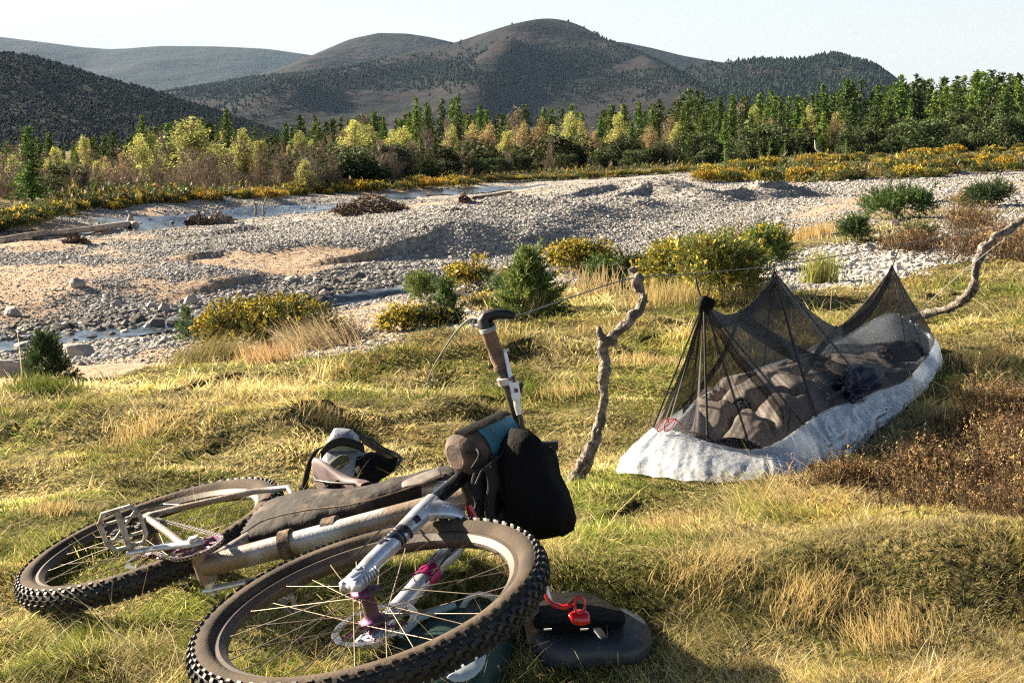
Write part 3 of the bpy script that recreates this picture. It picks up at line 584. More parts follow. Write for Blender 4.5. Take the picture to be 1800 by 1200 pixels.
for k, (nm, a, b, hp, wp, lab, gc, fl, n, con, sl) in enumerate(B):
    shrub(nm, a, b, hp, wp, lab, "gorse" if nm[0] == 'g' and 'gorse' in nm else ("young pine" if 'pine' in nm else "grass clump"), gc, fl, 200 + k, n, con, sl)

# far gorse: a few bushes copied along the banks
def copy_thing(src, loc, rz, s, label=None, group=None):
    c = src.copy(); col.objects.link(c); c.location = tuple(loc); c.rotation_euler = (0, 0, rz); c.scale = (s, s, s * 1) if np.isscalar(s) else tuple(s)
    if label: c['label'] = label
    if group: c['group'] = group
    for ch in src.children:
        d = ch.copy(); col.objects.link(d); d.parent = c
    return c
fg = []
for k in range(4):
    e = empty("gorse_bush", (0, 0, 0), "", "gorse"); link("foliage", shrub_mesh("foliage", 1., .9, .8, 520, (.08, .10, .03), (.62, .41, .04), [.85, .7, .4, .15][k], 300 + k, .26, 0, nn=7, wid=.09, lumps=7, mt=M_leaf_far), e); fg.append(e)
used = set(); r = np.random.default_rng(31)
def where(px, x0=0, x1=1800):
    t = (px - x0) / (x1 - x0); return ["at its left end", "left of its middle", "in its middle", "right of its middle", "at its right end"][int(np.clip(t * 5, 0, 4))]
def far_gorse(px, py, wpx, kind, label, group):
    p = on_ground(px, py); s = wpx / FPX * p[1] / 2
    if kind not in used: used.add(kind); o = fg[kind]; o.location = tuple(p - [0, 0, .05]); o.scale = (s,) * 3; o['label'] = label; o['group'] = group
    else: copy_thing(fg[kind], p - [0, 0, .05], r.uniform(0, 6), s, label, group)
for j in range(60):
    a = 130 + (830 - 130) * j / 59 + r.uniform(-8, 8); b = np.interp(a, [0, 150, 300, 500, 700, 830], [385, 366, 352, 341, 329, 322]) + r.uniform(-3, 6)
    far_gorse(a, b, r.uniform(20, 42), int(r.choice([0, 0, 1, 2])), "yellow gorse bush in the row along the far river bank, " + where(a, 130, 830), "gorse row along the far river bank " + where(a, 130, 830))
for j in range(16):
    a = -60 + 210 * j / 15 + r.uniform(-8, 8); far_gorse(a, np.interp(a, [-60, 150], [408, 372]) + r.uniform(-6, 8), r.uniform(45, 75), 3, "dark gorse bush at the left end of the far bank, " + where(a, -60, 150), "dark gorse " + where(a, -60, 150))
for j in range(24):
    a = 850 + 370 * j / 23; far_gorse(a, np.interp(a, [830, 1000, 1220], [321, 316, 303]), r.uniform(20, 34), int(r.choice([2, 3])), "shaded gorse bush below the dark pines beyond the gravel, " + where(a, 850, 1220), "gorse under the dark pines " + where(a, 850, 1220))
for j in range(120):
    a = 1235 + 720 * r.uniform(0, 1); b = r.uniform(np.interp(a, [1235, 1400, 1800], [300, 283, 262]), np.interp(a, [1235, 1400, 1600, 1800], [322, 322, 314, 306]))
    far_gorse(a, b, r.uniform(24, 52) * np.interp(b, [265, 320], [.7, 1.1]), int(r.choice([0, 1, 2, 2, 3])), "gorse bush in the golden right bank patch, " + ("upper part, " if b < np.interp(a, [1235, 1800], [308, 284]) else "lower part, ") + where(a, 1235, 1800), "gorse on the right bank " + ("upper " if b < np.interp(a, [1235, 1800], [308, 284]) else "lower ") + where(a, 1235, 1800))

# low scrub between the bushes of both banks
r = np.random.default_rng(66); n = 30000
pa = np.concatenate([r.uniform(1225, 2100, n // 2), r.uniform(-300, 1240, n // 2)]); pbb = np.concatenate([r.uniform(248, 322, n // 2), np.interp(pa[n // 2:], [-300, 0, 150, 300, 500, 700, 830, 1000, 1240], [425, 400, 368, 354, 343, 331, 323, 317, 302]) - 26 * r.uniform(0, 1, n // 2) ** 1.5 + 2])
sx_, sy_ = march(pa, pbb, 14); sz_, _g, _s, _w, sf_, _c = zterr(sx_, sy_, True); k = (sf_ > .3) & (sy_ < 170) & (sy_ > 30); sx_, sy_, sz_ = sx_[k], sy_[k], sz_[k]; n = len(sx_)
pv_, T_, PC_ = shoot_proto(7, 1, .11, .5, 5); hh = .19 * np.exp(r.normal(0, .4, n)) * (1 + .5 * fbm(sx_ * .2, sy_ * .2, 0, 67, 2))
cc_ = np.array([(.06, .085, .025), (.10, .12, .035), (.13, .09, .045), (.42, .26, .03)])[r.choice(4, n, p=[.4, .28, .22, .10])] * r.uniform(.6, 1.4, (n, 1))
Vq, Fq, Cq = replicate(pv_, T_, np.stack([sx_, sy_, sz_ - .03], -1), rbasis(n, .8, r), np.clip(hh, .1, .8), PC_, cc_)
tag(link("scrub", raw_mesh("scrub", Vq, None, Fq, [M_leaf], Cq)), "low green and rusty scrub covering both river banks between the gorse bushes", "scrub", kind='stuff')
# ------------------------------------------------------------ trees
M_needle = mat("conifer_needles", vcol=True, rough=.7, spec=.15, trans=.2, hue=.02)
M_birch = mat("birch_leaf", vcol=True, rough=.6, spec=.2, trans=.4, hue=.012)
M_twig = mat("bare_twig", vcol=True, rough=.85, spec=.1, hue=.012)
M_bark = mat("tree_bark", (.13, .10, .075), rough=.9, var=(.3, .26, .22), vscale=5, vmix=(.4, .7))
def quadleaf(c, s, r, C, asp=.6):
    n = len(c); u = r.normal(size=(n, 3)); u /= np.linalg.norm(u, axis=1)[:, None]; v = np.cross(u, r.normal(size=(n, 3))); v /= np.linalg.norm(v, axis=1)[:, None]
    s = np.broadcast_to(s, (n,))[:, None]; V = np.stack([c - u * s, c + v * s * asp, c + u * s, c - v * s * asp], 1).reshape(-1, 3)
    return V, (np.arange(n) * 4)[:, None] + np.arange(4), np.repeat(np.broadcast_to(C, (n, 3)), 4, 0)
def conifer_crown(seed, wid=.2, colr=(.09, .16, .03), bare=.08, top=1., n=36, fill=22, tip=(1.3, 1.25, .9)):
    r = np.random.default_rng(seed); c = []; s = []; cc = []
    for lv in range(n):
        t = bare + (1 - bare) * lv / n; R = wid * (1 - t) ** .85 * r.uniform(.9, 1.08) + .012; nb = r.integers(6, 9)
        for b in range(nb):
            a = r.uniform(0, 6.28); rl = R * r.uniform(.45, 1.15); t_ = t + r.normal(0, .012); m = max(3, int(fill * rl / wid)); q = np.linspace(.15, 1, m)
            pz = t_ + .03 * q - .055 * q ** 2 * (R / wid) * 1.6 + r.normal(0, .006, m)
            c.append(np.stack([np.cos(a) * rl * q + r.normal(0, .012, m), np.sin(a) * rl * q + r.normal(0, .012, m), pz], -1)); s.append(.019 * (1.15 - .5 * q)); cc.append(np.array(colr)[None] * r.uniform(.55, 1.35) * (1 + (np.array(tip)[None] - 1) * q[:, None] ** 2))
    c = np.vstack(c); return quadleaf(c, np.concatenate(s), r, np.vstack(cc), .55)
def birch_crown(seed, leaf=(.36, .38, .06), n=1500, wid=.24, base=.22, ls=.02, lobes=9, twig=(.16, .10, .08), leafy=1.):
    r = np.random.default_rng(seed); V, Q, C = [], [], []; L_ = []
    for k in range(lobes):
        t = r.uniform(base + .1, .92); R = wid * math.sin(math.pi * min(1, (1.02 - t) / (1.02 - base) * .62 + .05)) ; a = r.uniform(0, 6.28); q = r.uniform(.1, .75)
        L_.append((R * q * math.cos(a), R * q * math.sin(a), t, R * r.uniform(.45, .7)))
    L_.append((0, 0, .9, wid * .3)); L_ = np.array(L_); w = L_[:, 3] ** 1.6; i = r.choice(len(L_), n, p=w / w.sum())
    d = r.normal(size=(n, 3)); d /= np.linalg.norm(d, axis=1)[:, None]; rad = r.uniform(0, 1, n) ** .45; p = L_[i, :3] + d * (L_[i, 3] * rad)[:, None] * [.9, .9, 1.6]
    p[:, 2] -= .05 * r.uniform(0, 1, n) * (np.hypot(p[:, 0], p[:, 1]) / wid)
    mb = MB()
    k = r.uniform(0, 1, n) < leafy
    if k.any():
        a, b, c = quadleaf(p[k], ls * r.uniform(.6, 1.3, k.sum()), r, np.array(leaf) * r.uniform(.6, 1.3, (k.sum(), 1))); mb.add(a, b, C=c)
    # twigs: fans of fine upright sprays
    m = 620; i = r.choice(len(L_), m, p=w / w.sum()); d = r.normal(size=(m, 3)); d[:, 2] = np.abs(d[:, 2]); d /= np.linalg.norm(d, axis=1)[:, None]
    e = L_[i, :3] + d * L_[i, 3:4] * r.uniform(.6, 1.15, (m, 1)); s0 = np.stack([e[:, 0] * .25, e[:, 1] * .25, np.maximum(base * .6, e[:, 2] - .10 - np.hypot(e[:, 0], e[:, 1]) * 1.3)], -1)
    side = np.cross(e - s0, r.normal(size=(m, 3))); side /= np.linalg.norm(side, axis=1)[:, None]; wq = .0022
    Vt = np.stack([s0 - side * wq, s0 + side * wq, e], 1).reshape(-1, 3); mb.add(Vt, T=np.arange(m * 3).reshape(-1, 3), C=np.array(twig))
    return mb
def crown_obj(name, mb_or, mats, parent):
    if isinstance(mb_or, tuple): V, Q, C = mb_or; me = raw_mesh(name, V, Q, None, mats, C)
    else: me = raw_mesh(name, np.vstack(mb_or.V), np.vstack(mb_or.Q) if mb_or.Q else None, np.vstack(mb_or.T) if mb_or.T else None, mats, np.vstack(mb_or.C))
    return link(name, me, parent)
def trunk_obj(parent, h=.85, rad=.016, seed=0):
    r = np.random.default_rng(seed); t = np.linspace(0, 1, 9); pts = np.stack([.02 * np.sin(t * 5 + seed) * t, .02 * np.cos(t * 4) * t, t * h - .02], -1)
    mb = MB().tube(pts, rad * (1 - .85 * t), 6)
    for j in range(7):
        z0 = h * r.uniform(.25, .8); a = r.uniform(0, 6.28); mb.tube([(0, 0, z0), (.05 * math.cos(a), .05 * math.sin(a), z0 + .06), (.1 * math.cos(a), .1 * math.sin(a), z0 + .15)], [rad * .4, rad * .25, rad * .08], 4, cap=False)
    V = np.vstack(mb.V); return link("trunk", raw_mesh("trunk", V, np.vstack(mb.Q), np.vstack(mb.T), [M_bark]), parent)
protos = {}
def tree_proto(key, name, cat, crown, mats, **kw):
    e = empty(name, (0, 0, 0), "", cat); crown_obj("crown", crown, mats, e); trunk_obj(e, **kw); protos.setdefault(key, []).append([e, False])
for k in range(3): tree_proto('larch', "larch_tree", "larch", conifer_crown(400 + k, .19 + .02 * k, [(.085, .145, .028), (.07, .12, .03), (.11, .17, .03)][k]), [M_needle], rad=.012, seed=k)
for k in range(2): tree_proto('pine', "pine_tree", "pine", conifer_crown(410 + k, .27, (.05, .08, .025), bare=.03, n=26, fill=30, tip=(1.5, 1.3, .9)), [M_needle], rad=.014, seed=k)
for k in range(3):
    r = np.random.default_rng(420 + k); n = 2100; L_ = [(r.uniform(-.26, .26), r.uniform(-.26, .26), r.uniform(.3, .78), r.uniform(.16, .26)) for _ in range(9)] + [(0, 0, .3, .4)]
    L_ = np.array(L_); w = L_[:, 3] ** 2; i = r.choice(len(L_), n, p=w / w.sum()); d = r.normal(size=(n, 3)); d /= np.linalg.norm(d, axis=1)[:, None]
    p = L_[i, :3] + d * (L_[i, 3] * r.uniform(.3, 1, n) ** .4)[:, None]; p[:, 2] = np.abs(p[:, 2]); tuft = 1 + 1.1 * (d[:, 2] > .3)
    tree_proto('bushpine', "scots_pine", "pine", quadleaf(p, .034 * r.uniform(.6, 1.3, n), r, np.array([.036, .050, .018]) * (tuft * r.uniform(.5, 1.4, n))[:, None], .5), [M_needle], h=.6, rad=.02, seed=k)
for k in range(3): tree_proto('birch', "birch_tree", "birch", birch_crown(430 + k, (.40, .42, .12), 4200, .21, .14, .011, 16, leafy=.9), [M_birch], rad=.011, seed=k)
for k in range(2): tree_proto('goldbirch', "birch_tree", "birch", birch_crown(440 + k, (.38, .31, .12), 3200, .20, .14, .010, 14, leafy=.7), [M_birch], rad=.011, seed=k)
for k in range(3): tree_proto('bare', "bare_birch", "birch", birch_crown(450 + k, (.19, .15, .105), 2600, .23, .05, .009, 14, leafy=.7, twig=(.28, .23, .17)), [M_twig], rad=.010, seed=k + 4)
r = np.random.default_rng(77)
def far_ground(px, d):
    x = (px - 900) / FPX * d / 1.0; return np.array([x, d, Z(x, d)])
def plant(key, px, top, d, label, group, wide=1.):
    p = far_ground(px, d); ztop = CAMZ + (230 - top) / FPX * d; h = ztop - p[2]
    pr = protos[key][r.integers(len(protos[key]))]; s = (h * wide * r.uniform(.9, 1.15), h * wide * r.uniform(.9, 1.15), h)
    if not pr[1]: pr[1] = True; o = pr[0]; o.location = tuple(p - [0, 0, .05]); o.scale = s; o['label'] = label
    else: o = copy_thing(pr[0], p - [0, 0, .05], r.uniform(0, 6), s, label)
    if group: o['group'] = group
    elif 'group' in o: del o['group']
    o.rotation_euler = (0, 0, r.uniform(0, 6)); return o
TL = curve([(-300,240),(0,250),(60,238),(150,240),(230,228),(260,215),(330,208),(400,200),(430,225),(500,228),(520,205),(570,198),(600,208),(650,192),(700,200),(740,182),(800,182),(850,196),(930,188),(1000,180),(1050,192),(1130,178),(1200,168),(1270,172),(1340,160),(1400,172),(1480,145),(1520,150),(1600,140),(1700,128),(1790,128),(2200,120)])
BD = curve([(-400,40),(0,45),(300,55),(500,64),(700,74),(900,82),(1100,88),(1240,96),(1500,104),(1800,108),(2300,110)])
# single trees one can point at
one = [('larch', 60, 222, 58, "largest dark spruce, standing at the left edge behind the dark gorse", 1.5), ('birch', 430, 222, 78, "bright yellow green birch standing alone, tallest of the left half", 1.05),
 ('birch', 345, 200, 84, "broad pale birch in full leaf left of the bright lone birch", 1.7), ('birch', 255, 230, 80, "pair crowned yellow birch behind the bare brown bushes at the left", 1.3),
 ('birch', 155, 232, 74, "narrow yellow birch right of the largest dark spruce", .8), ('birch', 625, 208, 82, "wide yellow birch left of the middle of the treeline", 1.5),
 ('larch', 806, 170, 86, "tallest bright green larch in mid treeline", .9), ('birch', 795, 215, 78, "yellow green birch leaning against the tallest middle larch", .9),
 ('bare', 333, 300, 72, "round bare brown bush in front of the birches at the left", 1.2), ('birch', 1003, 193, 96, "bright birch right of the middle larches", 1.0),
 ('birch', 1085, 195, 98, "broad pale birch below the right flank of the peak", 1.3), ('birch', 1320, 182, 120, "double pale birch in front of the right hand larches", 1.1),
 ('birch', 1415, 184, 120, "yellow birch standing right of the double pale birch", 1.0), ('larch', 734, 172, 100, "left one of two close green larches left of the tallest middle larch", .8),
 ('larch', 404, 190, 96, "tall green larch rising behind the bright lone birch", .9), ('larch', 258, 202, 96, "green larch rising above the pair crowned yellow birch", .9)]
for key, a, t, d, lab, w in one: plant(key, a, t, BD(a) * {58: 1.03, 72: 1.06}.get(d, 1.22 if key == 'birch' else 1.4), lab, None, w * (1.15 if d != 58 else 1.3))
def sect(a): return ['at the left edge', 'below the dark hill', 'below the far left hills', 'below the left peak flank', 'below the peak', 'below the right peak flank', 'below the low hills', 'right of the low hills', 'at the right edge'][int(np.clip(a / 200, 0, 8))]
def row(n, x0, x1, d0, d1, keys, dt0, dt1, wide, grp, off=0.):
    for j in range(n):
        a = x0 + (x1 - x0) * (j + r.uniform(-.4, .4) + .5) / n; kk = keys(a); d = r.uniform(d0, d1) * np.interp(a, [0, 1200, 1800], [1, 1.25, 1.35])
        nm = {'larch': 'larch', 'pine': 'dark pointed pine', 'bushpine': 'round dark pine', 'birch': 'yellow green birch', 'goldbirch': 'golden budding birch', 'bare': 'leafless brown birch'}[kk]
        plant(kk, a, TL(a) + r.uniform(dt0, dt1), d, nm + " " + grp + ", " + sect(a), nm + " " + grp + " " + sect(a), wide * r.uniform(.85, 1.2))
def mixk(ws):
    ks = list(ws); w = np.array([ws[k] for k in ks], float)
    return lambda a: ks[r.choice(len(ks), p=w / w.sum())]
def row(n, x0, x1, f0, f1, keys, dt0, dt1, wide, grp, off=0.):
    for j in range(n):
        a = x0 + (x1 - x0) * (j + r.uniform(-.45, .45) + .5) / n; kk = keys(a); d = r.uniform(f0, f1) * BD(a)
        nm = {'larch': 'larch', 'pine': 'dark pointed pine', 'bushpine': 'round dark pine', 'birch': 'yellow green birch', 'goldbirch': 'golden budding birch', 'bare': 'leafless brown birch'}[kk]
        plant(kk, a, TL(a) + r.uniform(dt0, dt1), d, nm + " " + grp + ", " + sect(a), nm + " " + grp + " " + sect(a), wide * r.uniform(.85, 1.25))
row(70, -150, 1480, 1.5, 1.8, mixk(dict(larch=5, pine=2, bare=1)), -9, 20, 1.2, "at the back of the treeline")
row(58, 1180, 2050, 1.25, 1.5, mixk(dict(larch=6, pine=3)), -10, 22, 1.1, "in the tall right forest")
row(62, -150, 1250, 1.3, 1.5, lambda a: mixk(dict(birch=5, goldbirch=3, bare=5, larch=.8))(a) if a < 760 else mixk(dict(birch=1.2, goldbirch=4, larch=3, bare=2))(a), 12, 44, 1.35, "in mid treeline")
row(32, 1100, 2050, 1.12, 1.25, lambda a: mixk(dict(goldbirch=2.2, birch=.8, larch=3, bare=1, pine=2))(a) if a < 1500 else mixk(dict(pine=3, larch=2))(a), 16, 42, 1.4, "before the tall forest")
row(80, -150, 740, 1.04, 1.25, mixk(dict(bare=8, bushpine=.5, birch=.3)), 40, 84, 1.7, "along the far bank")
row(50, 540, 1330, 1.06, 1.2, mixk(dict(bushpine=8, pine=1, bare=1)), 50, 88, 1.3, "low in front at the centre")
row(50, 1180, 2050, 1.02, 1.1, mixk(dict(bushpine=7, pine=2)), 66, 100, 1.25, "before the right forest")
# denser wood behind, beyond what one can count
mb = MB(); k0 = 0
for key in ('larch', 'pine', 'bushpine', 'bare'):
    src = protos[key][0][0].children[0].data; nv = len(src.vertices) if key != 'bare' else len(src.vertices) - 620 * 3; nv -= nv % 4; co = np.empty(len(src.vertices) * 3, np.float32); src.vertices.foreach_get("co", co); co = co[:nv * 3].reshape(-1, 4, 3)
    cl = np.empty(len(src.vertices) * 4, np.float32); src.color_attributes['Col'].data.foreach_get("color", cl); cl = cl[:nv * 4].reshape(-1, 4, 4)[:, :, :3]; st = 3
    co = co[::st] ; cl = cl[::st]; cen = co.mean(1, keepdims=True); co = cen + (co - cen) * 1.7; co = co.reshape(-1, 3); cl = cl.reshape(-1, 3)
    n = {'larch': 190, 'pine': 120, 'bushpine': 110, 'bare': 120}[key]; a = r.uniform(-250, 2150, n); d = r.uniform(1.7, 2.4, n) * BD(a)
    if key == 'bushpine': a = r.uniform(520, 2150, n)
    if key == 'bare': a = r.uniform(-250, 900, n)
    if key in ('bushpine', 'bare'): d = r.uniform(1.1, 1.5, n) * BD(a)
    x = (a - 900) / FPX * d; z = zterr(x, d); top = CAMZ + (230 - (TL(a) + r.uniform(4, 22, n))) / FPX * d; 
    if key in ('bushpine', 'bare'): top = CAMZ + (230 - (TL(a) + r.uniform(45, 85, n))) / FPX * d
    h = np.maximum(top - z, 2); V, F, C = replicate(co, np.arange(len(co)).reshape(-1, 4), np.stack([x, d, z], -1), rbasis(n, .02, r), np.stack([h * 1.5, h * 1.5, h], -1), cl, r.uniform(.7, 1.2, (n, 1)) * np.ones((1, 3))); mb.add(V, F, C=C)
tag(mb.build("background_wood", M_needle, col_=True), "dense dark conifer wood filling the gaps behind the treeline", "wood", kind='stuff')
# larch saplings on the right bank
for j, (a, b, hp) in enumerate([(1273, 292, 46), (1335, 285, 30), (1352, 283, 34), (1378, 282, 40), (1402, 300, 24), (1415, 286, 24), (1486, 276, 34), (1452, 285, 18), (1300, 298, 24), (1372, 296, 36)]):
    p = on_ground(a, b + 6); h = (hp * 1.15) / FPX * p[1]
    e = empty("larch_sapling", p, ["largest light green larch sapling at the left end of the golden gorse patch", "light green larch sapling in the golden gorse patch", "light green larch sapling in the golden gorse patch", "light green larch sapling in the golden gorse patch", "short round larch sapling low in the golden gorse patch", "light green larch sapling in the golden gorse patch", "lone upright larch sapling right of the white dead snag", "light green larch sapling in the golden gorse patch", "light green larch sapling in the golden gorse patch", "light green larch sapling in the golden gorse patch"][j], "sapling")
    if j not in (0, 4, 6): e['group'] = "larch saplings in the gorse"
    crown_obj("crown", conifer_crown(600 + j, .28, (.14, .26, .04), bare=.0, n=12, fill=9), [M_needle], e); trunk_obj(e, h=.8, rad=.02, seed=j); e.scale = (h, h, h)
# ------------------------------------------------------------ mountain bike lying on its left side
def rodr(w):
    w = np.array(w, float); t = np.linalg.norm(w); k = w / t; K = np.array([[0, -k[2], k[1]], [k[2], 0, -k[0]], [-k[1], k[0], 0]]); return np.eye(3) + math.sin(t) * K + (1 - math.cos(t)) * K @ K
BR = rodr([1.75285, .612939, -.893729]); BT = np.array([-.990705, .546924, 3.622161])
C2W = np.array([[1, 0, 0], [0, -SN, CT], [0, -CT, -SN]])        # camera (right, down, forward) to world, as rows x,y,z
WR = C2W @ BR; WT = C2W @ BT + [0, 0, CAMZ]
def b2w(p): return np.asarray(p) @ WR.T + WT
def w2b(p): return (np.asarray(p) - WT) @ WR
def pb(px, py, z=0.):
    o = w2b([0, 0, CAMZ]); d = WR.T @ ray(px, py); t = (z - o[2]) / d[2]; return o + d * t
def pd(px, py, depth): return w2b(P(px, py, depth))
def cdep(p): q = b2w(p) - [0, 0, CAMZ]; return q[1] * CT - q[2] * SN
WB = 1.18093; HAa = R_(65); U = np.array([-math.cos(HAa), math.sin(HAa), 0]); FW = np.array([math.sin(HAa), math.cos(HAa), 0]); ZZ = np.array([0, 0, 1.])
FA = np.array([WB, 0, 0]); CR = FA - FW * .044 + .528 * U; HT = CR + .11 * U; BBp = np.array([.435, -.040, 0]); SDIR = np.array([-.2756, .961, 0]); STp = BBp + .40 * SDIR
Sr = rodr(U * .0503)
Sm = Matrix(np.block([[Sr, (CR - Sr @ CR)[:, None]], [np.zeros((1, 3)), np.ones((1, 1))]]).tolist())
M_dusty = mat("mud_dusted_tyre_wall", (.032, .028, .025), rough=.9, var=(.095, .073, .055), vscale=9, vmix=(.3, .65), bump=.002, bscale=130, spec=.15)
M_knob = mat("black_tyre_rubber", (.014, .014, .015), rough=.55, spec=.4, var=(.05, .04, .03), vscale=14, vmix=(.45, .8))
M_rim = mat("dusty_alloy_rim", (.05, .043, .038), rough=.6, metal=.1, var=(.11, .08, .058), vscale=7, vmix=(.35, .7), bump=.0006, bscale=120)
M_spoke = mat("steel_spoke", (.30, .26, .21), rough=.5, metal=.6, var=(.12, .09, .06), vscale=6)
M_purple = mat("purple_anodised_alloy", (.17, .04, .155), rough=.5, metal=.5, var=(.13, .09, .07), vscale=30, vmix=(.38, .6), bump=.0008, bscale=150)
M_magenta = mat("magenta_anodised_band", (.42, .02, .16), rough=.4, metal=.3)
M_steel = mat("brushed_steel", (.36, .36, .37), rough=.3, metal=.95, var=(.3, .26, .22), vscale=30, vmix=(.5, .8))
M_frame = mat("muddy_raw_frame", (.40, .42, .44), rough=.45, metal=.35, var=(.22, .165, .12), vscale=7, vmix=(.36, .56), bump=.0012, bscale=110)
M_fork = mat("silver_white_fork", (.58, .62, .69), rough=.3, metal=.45, var=(.34, .29, .24), vscale=16, vmix=(.5, .72), spec=.6)
M_stan = mat("black_stanchion", (.012, .013, .018), rough=.12, spec=.8)
M_blackp = mat("black_plastic", (.012, .012, .013), rough=.45)
M_decal = mat("black_decal", (.010, .012, .016), rough=.5)
M_grip = mat("brown_muddy_grip", (.11, .065, .045), rough=.8, bump=.002, bscale=150, var=(.20, .13, .09), vscale=40)
M_crank = mat("worn_silver_crank", (.62, .62, .62), rough=.35, metal=.6, var=(.30, .26, .22), vscale=40, vmix=(.5, .7))
bike = bpy.data.objects.new("mountain_bike", None); col.objects.link(bike)
bike.matrix_world = Matrix([[*WR[0], WT[0]], [*WR[1], WT[1]], [*WR[2], WT[2]], [0, 0, 0, 1]])
tag(bike, "muddy silver mountain bike lying on its left side in the grass", "bicycle")

def wheel(fr):
    n = 144; Rm, rt = .340, .0315; a = np.linspace(0, 2 * math.pi, n, endpoint=False); ph = np.linspace(-2.42, 2.42, 25)
    mb = MB(); c = np.stack([np.cos(a), np.sin(a), 0 * a], -1)
    mb.m = 0; pr = Rm + rt * np.cos(ph) * np.where(np.abs(ph) > 1.3, 1, .97); pz = rt * np.sin(ph) * np.where(np.abs(ph) > 2.2, .85, 1.)
    G = c[:, None, :] * pr[None, :, None] + ZZ * pz[None, :, None]; mb.grid(G[:, :9], closeu=True); mb.grid(G[:, 16:], closeu=True); mb.m = 1; mb.grid(G[:, 8:17], closeu=True); mb.m = 0
    # bead lip
    mb.grid(c[:, None, :] * np.array([.3185, .3215, .3215])[None, :, None] + ZZ * np.array([.0165, .0165, .0205])[None, :, None], closeu=True)
    mb.m = 1
    for row_, (f, w, l, h, cnt, off) in enumerate([(.17, .0055, .0065, .0048, 72, 0), (-.17, .0055, .0065, .0048, 72, .5), (.50, .005, .0048, .0045, 72, .5), (-.50, .005, .0048, .0045, 72, 0), (.86, .0055, .0055, .0056, 72, 0), (-.86, .0055, .0055, .0056, 72, .5), (1.10, .0028, .0062, .0052, 72, .5), (-1.10, .0028, .0062, .0052, 72, 0)]):
        for k in range(cnt):
            t = 2 * math.pi * (k + off) / cnt; ra = np.array([math.cos(t), math.sin(t), 0]); ta = np.array([-math.sin(t), math.cos(t), 0])
            nrm = ra * math.cos(f) + ZZ * math.sin(f); sd_ = -ra * math.sin(f) + ZZ * math.cos(f)
            if k % 2 and abs(f) > .8 and abs(f) < 1: w_, l_ = w * .75, l * 1.1
            else: w_, l_ = w, l
            mb.box(ra * Rm + nrm * (rt + h * .35), ta * l_, sd_ * w_, nrm * h * .75, taper=.82)
    w = MB()
    hub_w = .030; N = 32
    for k in range(N):                                       # crossed spokes
        side = 1 if k % 2 else -1; t = 2 * math.pi * k / N; sgn = 1 if (k // 2) % 2 else -1
        t0 = t - sgn * 1.15; rf = .027 if fr or side < 0 else .03
        a0 = np.array([math.cos(t0) * rf, math.sin(t0) * rf, side * hub_w]); a1 = np.array([math.cos(t) * .298, math.sin(t) * .298, side * .003])
        w.tube([a0, a1], .00115, 5, cap=False); w.tube([a1 - (a1 - a0) * .045, a1], .002, 6, cap=False)
    wh = w.build("wheel", M_spoke, bike, smooth=True)
    ty = mb.build("tyre", [M_dusty, M_knob], wh); ty.data.polygons.foreach_set("use_smooth", [p.material_index == 0 for p in ty.data.polygons])
    m = MB(); prof = np.array([(.3145, .0165), (.3175, .0165), (.3175, .0135), (.309, .0125), (.297, .004), (.297, -.004), (.309, -.0125), (.3175, -.0135), (.3175, -.0165), (.3145, -.0165), (.307, -.0168), (.2945, -.006), (.2930, 0), (.2945, .006), (.307, .0168)])
    m.grid(c[:, None, :] * prof[None, :, 0, None] + ZZ * prof[None, :, 1, None], closeu=True, closev=True); m.build("rim", M_rim, wh, smooth=False)
    h = MB(); an = np.linspace(0, 2 * math.pi, 28, endpoint=False); cc = np.stack([np.cos(an), np.sin(an), 0 * an], -1)
    pf = [(.0, .05), (.012, .05), (.013, .041), (.020, .040), (.030, .0345), (.030, .030), (.019, .026), (.0155, .018), (.0155, -.018), (.020, -.027), (.031, -.030), (.031, -.0345), (.022, -.038), (.015, -.042), (.012, -.05), (0, -.05)]
    h.grid(cc[:, None, :] * np.array(pf)[None, :, 0, None] + ZZ * np.array(pf)[None, :, 1, None], closeu=True); h.build("hub", M_purple, wh, smooth=True)
    # perforated brake disc with a purple spider on the left side
    d = MB(); nn = 108; A = np.linspace(0, 2 * math.pi, nn, endpoint=False)
    rr = [.075, .0785, .083, .0875, .0905]
    for k in range(nn):
        for q in range(4):
            if (k + q) % 2 == 0 and q in (0, 1, 2): continue
            a0, a1 = A[k] + q * .008, A[k] + 2 * math.pi / nn + q * .008; wv = .0012 * math.sin(A[k] * 12) * (q == 3)
            pts = [(rr[q], a0), (rr[q + 1] + wv, a0), (rr[q + 1] + wv, a1), (rr[q], a1)]
            for z_ in (-.0405, -.0425): d.add([(r1 * math.cos(x), r1 * math.sin(x), z_) for r1, x in pts], [(0, 1, 2, 3)])
    dr = d.build("brake_disc", M_steel, wh); s = MB()
    for k in range(6):
        t = k * math.pi / 3; s.tube([(.02 * math.cos(t - .3), .02 * math.sin(t - .3), -.0415), (.05 * math.cos(t - .1), .05 * math.sin(t - .1), -.0415), (.078 * math.cos(t + .15), .078 * math.sin(t + .15), -.0415)], [.004, .003, .0035], 6)
    s.tube([(0, 0, -.039), (0, 0, -.045)], .024, 20); s.build("disc_carrier", M_purple, wh)
    return wh
fw_ = wheel(True); fw_.matrix_local = Sm @ Matrix.Translation(Vector(FA)) @ Matrix.Rotation(.33, 4, 'Z')
fw_['label'] = "front wheel, nearest the viewer"
rw = wheel(False); rw.matrix_local = Matrix.Rotation(.8, 4, 'Z'); rw['label'] = "rear wheel at the left"

